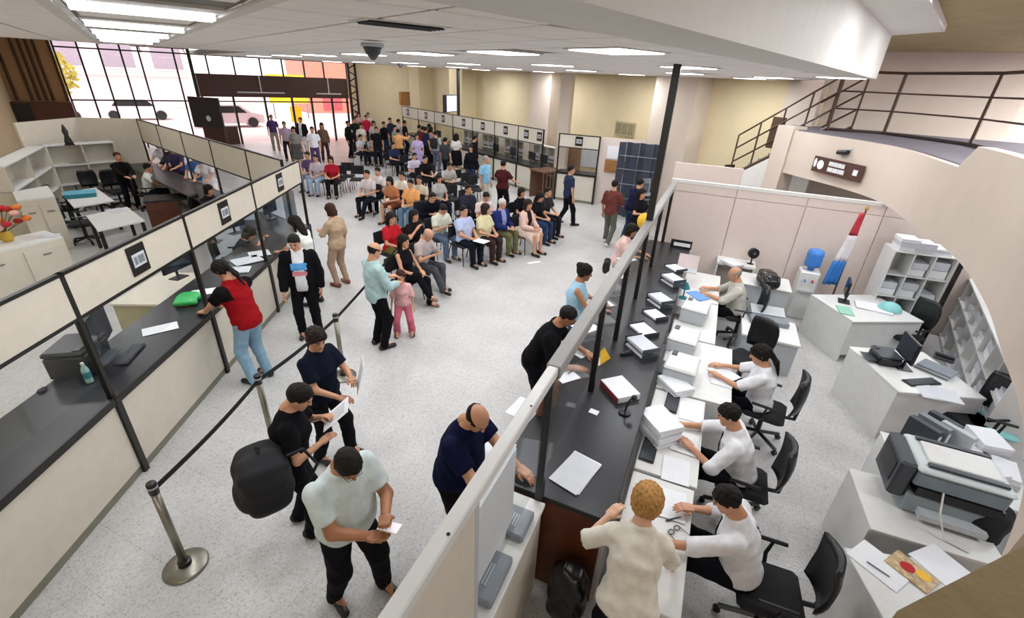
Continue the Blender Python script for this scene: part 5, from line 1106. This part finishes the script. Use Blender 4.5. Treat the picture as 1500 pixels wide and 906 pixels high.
# on the dark counter top
papers('paper_pile','white sheets at the near end of the dark right counter',(*AT(842,692,CZ),CZ),35,.26,.4,.012,2)
pb=papers('box_file','white box file with a dark red edge on the right counter',(*AT(908,570,1.06),CZ),68,.34,.26,.07,1,cat='file'); B(-.172,.172,-.134,-.13,.0,.06).build('edge',mat('dark_red','#7a2630',.5),pb)
papers('paper','small white card on the dark right counter',(*AT(870,604,CZ),CZ),30,.09,.07,.004)
yp=thing('envelope','yellow and white envelope propped on the right counter','envelope',(*AT(886,525,1.06),CZ),.5); MB().sheet([(-.1,-.05,0),(.1,.02,0),(.02,.06,.14),(-.06,.03,.12)],.006).build('front',YELL,yp); MB().sheet([(-.14,-.06,0),(-.02,-.02,0),(-.04,.02,.07),(-.12,-.01,.06)],.006).build('flap',PAPER,yp)
for k,(px,py,w,d,h) in enumerate([(940,509,.36,.24,.09),(943,482,.34,.24,.06),(960,462,.3,.22,.02),(967,441,.34,.24,.1),(985,412,.34,.24,.08),(990,392,.32,.24,.06)]):
    tray_stack(['white letter tray on the right counter beside the black stapler','letter tray with loose sheets on the right counter','flat letter tray under the lamp reflection on the right counter','deep letter tray on the right counter before the white printer','letter tray on the right counter beside the blue folder','letter tray with blue forms at the far right counter'][k],(*AT(px,py,CZ+h*.5),CZ),68,max(1,int(h/.04)),w,d)
st_=thing('stapler','black stapler on the dark right counter','stapler',(*AT(917,520,CZ),CZ),.4); B(-.08,.08,-.02,.02,0,.015).build('base',BLKP,st_); MB().obox((0,0,.04),(.16,.03,.025),(0,-.15,0),.006).build('arm',BLKP,st_)
wc=thing('document_camera','black webcam on a thin arm on the right counter','camera',(*AT(915,605,CZ),CZ)); MB().lathe([(.06,0),(.06,.015),(.01,.02)],14).build('base',BLKP,wc); MB().tube([(0,0,.02),(.02,0,.14),(.06,.02,.18)],.01,6).build('arm',BLKP,wc); MB().ball((.07,.02,.17),.03).build('head',BLKP,wc)
# customers' ledge
for k,(px,py,a,w,d) in enumerate([(722,665,20,.3,.36),(768,600,30,.26,.3),(826,548,60,.3,.24),(848,515,50,.26,.2),(858,480,55,.26,.3),(880,445,65,.26,.3),(905,405,60,.22,.3),(918,380,60,.22,.3)]):
    papers('paper',['large printed form on the ledge beside the bald man','white sheet on the customers ledge below the handbag','white form with a pen on the customers ledge','white sheets before the man in the black shirt','white leaflets behind the glass before the man in black','white sheets before the woman with the bun','white leaflets on the far customers ledge','white leaflet at the end of the customers ledge'][k],(*AT(px,py,CZ),CZ),a,w,d,.006,1)
pn=thing('pen','black pen lying on the white form of the customers ledge','pen',(*AT(837,545,CZ+.006),CZ+.012),.9); MB().cyl((-.07,0,0),(.07,0,0),.006,n=8).build('barrel',BLKP,pn); MB().cyl((.07,0,0),(.085,0,0),.006,.001,8).build('tip',STEEL,pn)
# on the staff desks
papers('paper_pile','tall pile of white and cream files on the right desk',(*AT(966,618,.92),DZ),68,.36,.28,.22,7)
for k,(px,py,a) in enumerate([(1012,604,20),(1058,556,25),(975,640,60),(990,690,20),(983,740,20),(1003,650,25),(1060,548,-30)]):
    papers('paper',['white sheets under the hand of the staff man','large white sheet before the ponytailed staff woman','keyboard side sheets on the nearest desk','pale sheet between the blond woman and the writing man','white form being filled in on the nearest desk','white sheet on the right desk before the second staff man','angled white sheet before the ponytailed staff woman'][k],(*AT(px,py,DZ),DZ+.001*k),a,.24,.32,.006)
keyboard('black keyboard before the second staff man',(*AT(985,588,DZ),DZ),-66); keyboard('black keyboard behind the tall pile of files',(*AT(952,655,DZ),DZ),-66)
eg=thing('eyeglasses','pair of black eyeglasses lying on the nearest white desk','eyeglasses',(*AT(987,778,DZ),DZ+.004),.6)
for s in(-1,1): g_=MB().tube([(s*.034+.026*math.cos(t),.02*math.sin(t),.006) for t in np.linspace(0,6.28,13)],.004,6).build('rim',BLKP,eg); MB().tube([(s*.06,0,.006),(s*.07,-.11,.006)],.003,5).build('temple',BLKP,eg)
ph_=thing('marker_pen','black marker pen on the nearest white desk','pen',(*AT(985,762,DZ),DZ+.008),.3); MB().cyl((-.06,0,0),(.05,0,0),.008,n=8).build('barrel',BLKP,ph_); MB().cyl((.05,0,0),(.075,0,0),.009,.007,8).build('cap',DGREY,ph_)
for k,(px,py,w,h,az) in enumerate([(1020,450,.42,.24,-60),(1003,490,.42,.2,-62),(1000,532,.42,.22,-62)]):
    printer(['white office printer with a blue folder on its lid on the right desks','white office printer between two others on the right desks','pale office printer beside the ponytailed staff woman'][k],(*AT(px,py,.95),DZ),az,w,.36,h,LGREY,WHITEL)
fo=papers('folder','bright blue folder lying on the lid of the white printer',(*AT(1022,434,1.0),1.0),70,.32,.2,.012,1,BLUE,cat='folder')
papers('paper_pile','white sheets on a grey tray before the ponytailed staff woman',(*AT(990,560,.84),DZ),68,.34,.26,.09,3)
lt=thing('laptop','open white laptop on the far right counter','laptop',(*AT(1005,398,1.0),CZ),-.4); B(-.17,.17,-.12,.12,0,.015,.004).build('base',LGREY,lt); MB().obox((0,.16,.12),(.34,.01,.23),(-.3,0,0)).build('lid',mat('pale_rose_lid','#d8c6c6',.4),lt)
fr__=thing('picture_frame','dark frame with a pale card on the far right counter','frame',(*AT(998,358,1.1),CZ),-RZ); B(-.2,.2,-.02,.0,0,.16).build('frame',BLKP,fr__); B(-.14,.17,-.025,-.02,.04,.11).build('card',PAPER,fr__)
sp=thing('table_lamp','teal desk lamp beside the open laptop','lamp',(*AT(1003,425,.9),DZ)); MB().lathe([(.07,0),(.07,.015),(.012,.02),(.012,.2)],12).build('stand',TEAL,sp); MB().lathe([(.03,.28),(.08,.18)],14).build('shade',TEAL,sp)
# low cabinet with cardboard box, black bag beside the older man
lw=thing('low_table','low white table with grey box beside the older staff man','table',(*AT(1128,478,.6),0),-RZ); B(-.4,.4,-.4,.4,.52,.56,.006).build('top',WHITEL,lw); B(-.38,.38,-.38,.38,0,.52).build('body',LGREY,lw)
cb=thing('cardboard_box','flat grey box on the low white table','box',(*AT(1125,462,.64),.56),-RZ+.1); B(-.28,.28,-.24,.24,0,.08,.006).build('body',GREY,cb); MB().obox((0,.1,.12),(.5,.24,.01),(.25,0,0)).build('flap',LGREY,cb)
bag('shiny black bag on the cabinet behind the older staff man',(*AT(1126,408,.95),.8),100,(.55,.3,.26),mat('black_vinyl','#131215',.25),'duffel_bag','bag',straps=False)
cbb=thing('side_cabinet','pale side cabinet under the shiny black bag','cabinet',(*AT(1120,412,.8),0),-RZ); B(-.5,.4,-.3,.3,0,.78).build('body',LGREY,cbb); B(-.52,.42,-.32,.32,.78,.8,.005).build('top',WHITEL,cbb)
fan=thing('desk_fan','small black desk fan on the shelf behind the older staff man','fan',(*AT(1103,374,1.0),.8)); MB().lathe([(.08,0),(.07,.02),(.015,.03),(.015,.16)],12).build('stand',BLKP,fan); MB().cyl((0,-.04,.24),(0,.03,.24),.1,n=18).build('cage',BLKP,fan); MB().ball((0,-.05,.24),.03).build('hub',DGREY,fan)
sp2=thing('storage_shelf','white shelf with papers behind the older staff man','shelf',(*AT(1078,385,.8),0),-RZ); B(-.35,.35,-.22,.22,.78,.82).build('top',WHITEL,sp2); 
for s in(-.33,.33): B(s-.015,s+.015,-.2,.2,0,.78).build('side_panel',WHITEL,sp2)
papers('paper_pile','white papers on the shelf behind the older staff man',(*AT(1072,386,.84),.82),70,.36,.26,.05,3)
# water dispenser
wd=thing('water_dispenser','white water dispenser with an upturned blue bottle against the office wall','water dispenser',(*AT(1163,462,0),0),-RZ)
B(-.16,.16,-.16,.16,.0,.95,.02).build('body',WHITEL,wd); B(-.12,.12,-.2,-.16,.56,.6).build('drip_tray',LGREY,wd)
for s in(-.06,.06): MB().cyl((s,-.2,.78),(s,-.16,.8),.015,n=8).build('tap',BLUE if s<0 else RED,wd)
MB().lathe([(.05,.95),(.06,1.0),(.135,1.04),(.14,1.1),(.13,1.13),(.14,1.16),(.13,1.2),(.14,1.24),(.13,1.32),(.08,1.35)],20).build('bottle',mat('blue_bottle','#3f7fd0',.15),wd,smooth=True)
# flag
fg=thing('flag','red, white and blue flag drooping from a tilted dark pole beside the shelf','flag',(*RF(9.45,2.45)[:2],0))
MB().lathe([(.14,0),(.13,.04),(.02,.06)],16).build('base',DKBR,fg); MB().cyl((0,0,.04),(.0,.0,2.15),.014,n=8).build('pole',DKBR,fg); MB().lathe([(.014,2.15),(.03,2.19),(.0,2.25)],10).build('finial',mat('brass','#b8923a',.3,.8),fg)
for k,(z0,z1,m) in enumerate([(1.72,2.12,'#c03a48'),(1.25,1.72,'#e2dfe2'),(.8,1.25,'#2f78c8')]):
    V=[];F=[]
    for j in range(7):
        for i in range(9):
            z=z1+(z0-z1)*j/6; wd_=.06+.2*(2.12-z)/1.3; V.append((-.02-wd_*i/8,-.02+.035*math.sin(i*2.1+z*3),z))
    for j in range(6):
        for i in range(8): a=j*9+i; F.append((a,a+1,a+10,a+9))
    o=link('stripe',newmesh('stripe',V,F,mat('flag_'+m[1:],m,.7),smooth=True),fg); sm=o.modifiers.new('s','SOLIDIFY'); sm.thickness=.006
# right hand desks
d1=desk('white desk with flagged papers in front of the pigeonhole shelf',(5.85,6.95,0),.1,1.2,1.0,modesty=True)
monitor('dark monitor on the white desk beside the flag',(*AT(1238,430,.9),.752),-60,.36,.26); papers('paper_pile','pale papers spread on the desk beside the flag',(*AT(1280,450,.77),.752),30,.5,.36,.02,3)
gf=papers('folder','pale green framed folder on the desk beside the flag',(*AT(1238,455,.76),.752),20,.2,.34,.015,1,mat('pale_green','#8fc0ae',.6),cat='folder')
cc=thing('round_basin','pale cyan dome shaped cover on the desk before the pigeonhole shelf','cover',(*AT(1305,449,.82),.752)); MB().lathe([(.17,0),(.165,.04),(.12,.1),(.05,.13),(0,.135)],20).build('dome',CYAN,cc,smooth=True); MB().lathe([(.18,0),(.18,.012)],20).build('rim',WHITE,cc)
desk('white desk with monitor in front of the long pigeonhole shelf',(5.2,5.05,0),-.06,1.0,1.05,modesty=True)
monitor('black monitor with a pale blue sticker on the middle right desk',(*AT(1322,528,.85),.752),-75,.42,.3); keyboard('black keyboard on the middle right desk',(*AT(1350,560,.76),.752),-10); papers('paper_pile','white papers on the middle right desk',(*AT(1375,575,.77),.752),20,.4,.3,.012,2)
prn=printer('small black and grey printer on the middle right desk',(*AT(1298,520,.85),.752),-80,.3,.26,.14,BLKP,DGREY); papers('paper_pile','grey phone books and forms on the middle right desk',(*AT(1372,540,.8),.752),60,.36,.26,.06,3,GREY)
tc_=thing('telephone','dark desk telephone on the middle right desk','telephone',(*AT(1385,520,.82),.752),.8); B(-.1,.1,-.11,.11,0,.05,.015).build('body',DGREY,tc_); MB().tube([(-.07,-.1,.07),(-.07,.1,.07)],.022,8).build('handset',BLKP,tc_)
sh1=AT(1312,368,1.62); sh2=AT(1407,380,1.62); L=math.hypot(sh2[0]-sh1[0],sh2[1]-sh1[1]); rz=math.atan2(sh2[1]-sh1[1],sh2[0]-sh1[0]); c=((sh1[0]+sh2[0])/2-math.sin(rz)*.24,(sh1[1]+sh2[1])/2+math.cos(rz)*.24)
cubby('square white pigeonhole shelf with three columns of filed papers',(c[0],c[1],0),rz,L,.46,1.62,3,4)
for k,(f,h,m,lb) in enumerate([(-.28,.2,PAPER,'tall white paper pile on top of the square pigeonhole shelf'),(-.02,.16,PAPER2,'grey bound paper pile on top of the square pigeonhole shelf'),(.26,.1,PAPER,'low paper pile on top of the square pigeonhole shelf')]):
    papers('paper_pile',lb,(c[0]+math.cos(rz)*f*L,c[1]+math.sin(rz)*f*L,1.62),-math.degrees(rz),.26,.34,h,3,m)
pp=MB().box(-.025,.025,-.025,.025,0,1.66).build('shelf_post',BLACK,loc=(sh2[0]+.03,sh2[1]-.03,0)); tag(pp,'black upright post at the corner of the pigeonhole shelf','post')
g0,g1=AT(1412,402,1.1),AT(1480,562,1.1); L=math.hypot(g1[0]-g0[0],g1[1]-g0[1]); rz2=math.atan2(g0[1]-g1[1],g0[0]-g1[0])+math.pi; c=((g0[0]+g1[0])/2+math.sin(rz2)*-.2,(g0[1]+g1[1])/2+math.cos(rz2)*.2)
cubby('long white pigeonhole shelf with eight columns under the mezzanine',(c[0],c[1],0),rz2,L,.38,1.15,8,3)
# nearest right desks with the big printer
desk('white desk carrying the big grey copier',(3.55,2.78,0),-.35,.9,.72)
d4=desk('white desk with forms and magazine nearest the mezzanine',(3.02,1.98,0),-.12,.8,.78)
cpz=.752; cx,cy=AT(1385,705,1.0)
cp_=thing('copier','big grey copier with white lid and dark front on the right desk','copier',(cx,cy,cpz),-.42)
B(-.3,.3,-.24,.24,0,.2,.015).build('body',mat('copier_grey','#8d9aa1',.4),cp_); B(-.26,.3,-.25,.22,.2,.28).build('output_gap',BLKP,cp_); B(-.3,.3,-.24,.24,.28,.42,.015).build('scanner',mat('copier_grey2','#7b8a93',.4),cp_)
B(-.31,.31,-.25,.25,.42,.46,.015).build('lid',mat('lid_pale','#c9d2d2',.4),cp_); B(-.22,.26,-.12,.16,.46,.48,.006).build('feeder',WHITEL,cp_)
for y in(-.17,.19): B(-.24,.27,y-.02,y+.02,.46,.485).build('feeder_rail',DGREY,cp_)
B(-.42,-.3,-.22,.22,.1,.46,.02).build('control_block',DGREY,cp_); B(-.425,-.42,-.15,.15,.2,.4).build('display',BLKP,cp_); B(-.2,.24,-.34,-.24,.04,.09).build('paper_tray',LGREY,cp_)
cable=MB().tube([(-.1,-.25,.3),(-.12,-.38,.2),(-.05,-.45,.02),(.1,-.5,.01)],.008,6).build('cable',WHITE,cp_)
bag('black cloth bag slumped behind the big copier',(*AT(1452,745,.95),.6),150,(.34,.3,.4),BLKF,'cloth_bag','bag',straps=False)
papers('paper','white form on the nearest right desk',(*AT(1288,828,DZ),.752),-30,.26,.34,.004); papers('paper','second white form beside the magazine on the nearest right desk',(*AT(1380,830,DZ),.752),-20,.3,.3,.004)
mg=thing('magazine','bright printed magazine with red pictures on the nearest right desk','magazine',(*AT(1335,838,DZ),.752),.5); B(-.1,.1,-.14,.14,0,.012).build('cover',mat('magazine','#b9a07a',.4,var=.4,scale=30),mg); MB().ball((0,.03,.0125),(.05,.05,.002)).build('picture',RED,mg); MB().ball((.03,-.06,.0125),(.04,.05,.002)).build('picture',YELL,mg)
pe=thing('pen','slim grey pen lying on the form of the nearest right desk','pen',(*AT(1285,835,DZ),.762),-.9); MB().cyl((-.07,0,0),(.07,0,0),.005,n=8).build('barrel',GREY,pe); MB().cyl((.07,0,0),(.08,0,0),.005,.001,8).build('tip',STEEL,pe)
d5=desk('pale table with binders and paper piles behind the big copier',(4.28,3.3,0),-.4,1.05,.7,modesty=False)
for k,(px,py) in enumerate([(1347,640),(1361,636),(1376,632),(1395,648)]): binder(['grey binder with white spine label, outermost of the row of binders','grey binder second in the row of binders','dark binder third in the row of binders','pale binder leaning at the end of the row of binders'][k],(*AT(px,py,.9),.752),-20,[DGREY,GREY,DGREY,LGREY][k])
for k,(px,py,h) in enumerate([(1410,662,.1),(1432,690,.14),(1440,655,.18),(1462,690,.1)]): papers('paper_pile',['low pile of forms beside the binders','pile of forms with dark clips beside the copier','tall grey pile of files behind the binders','white pile of papers at the table edge under the mezzanine'][k],(*AT(px,py,.8),.752),-25+20*k,.24,.32,h,4)
cy_=office_chair('office chair with a pale cyan seat beside the binder table',(*AT(1452,618,.5),0),-60)
for ch in cy_.children:
    if ch.name.startswith('seat'): ch.data=ch.data.copy(); ch.data.materials[0]=CYAN
office_chair('black office chair with rounded back behind the middle right desk',(*AT(1435,585,.75),0),-95)
office_chair('black office chair behind the desk beside the flag',(*AT(1335,462,.8),0),-100)
bgx=bag('black rubbish bag hanging at the wooden counter end',(*RF(2.25,-.35)[:2],.02),20,(.3,.22,.62),mat('bin_bag','#0d0d10',.3),'rubbish_bag','bag',straps=False)
tag(MB().tube([(0,0,.006),(.3,.1,.006),(.5,.5,.006),(.9,.6,.006)],.008,6).build('floor_cable',BLKP,loc=(*P(1270,575)[:2],0)),'black cable trailing on the floor by the middle right desk','cable')
tag(MB().tube([(0,0,.006),(.2,-.5,.006),(.35,-1.0,.006),(.6,-1.4,.006)],.008,6).build('floor_cable',BLKP,loc=(*P(1195,843)[:2],0)),'black cable trailing on the floor behind the nearest office chair','cable')
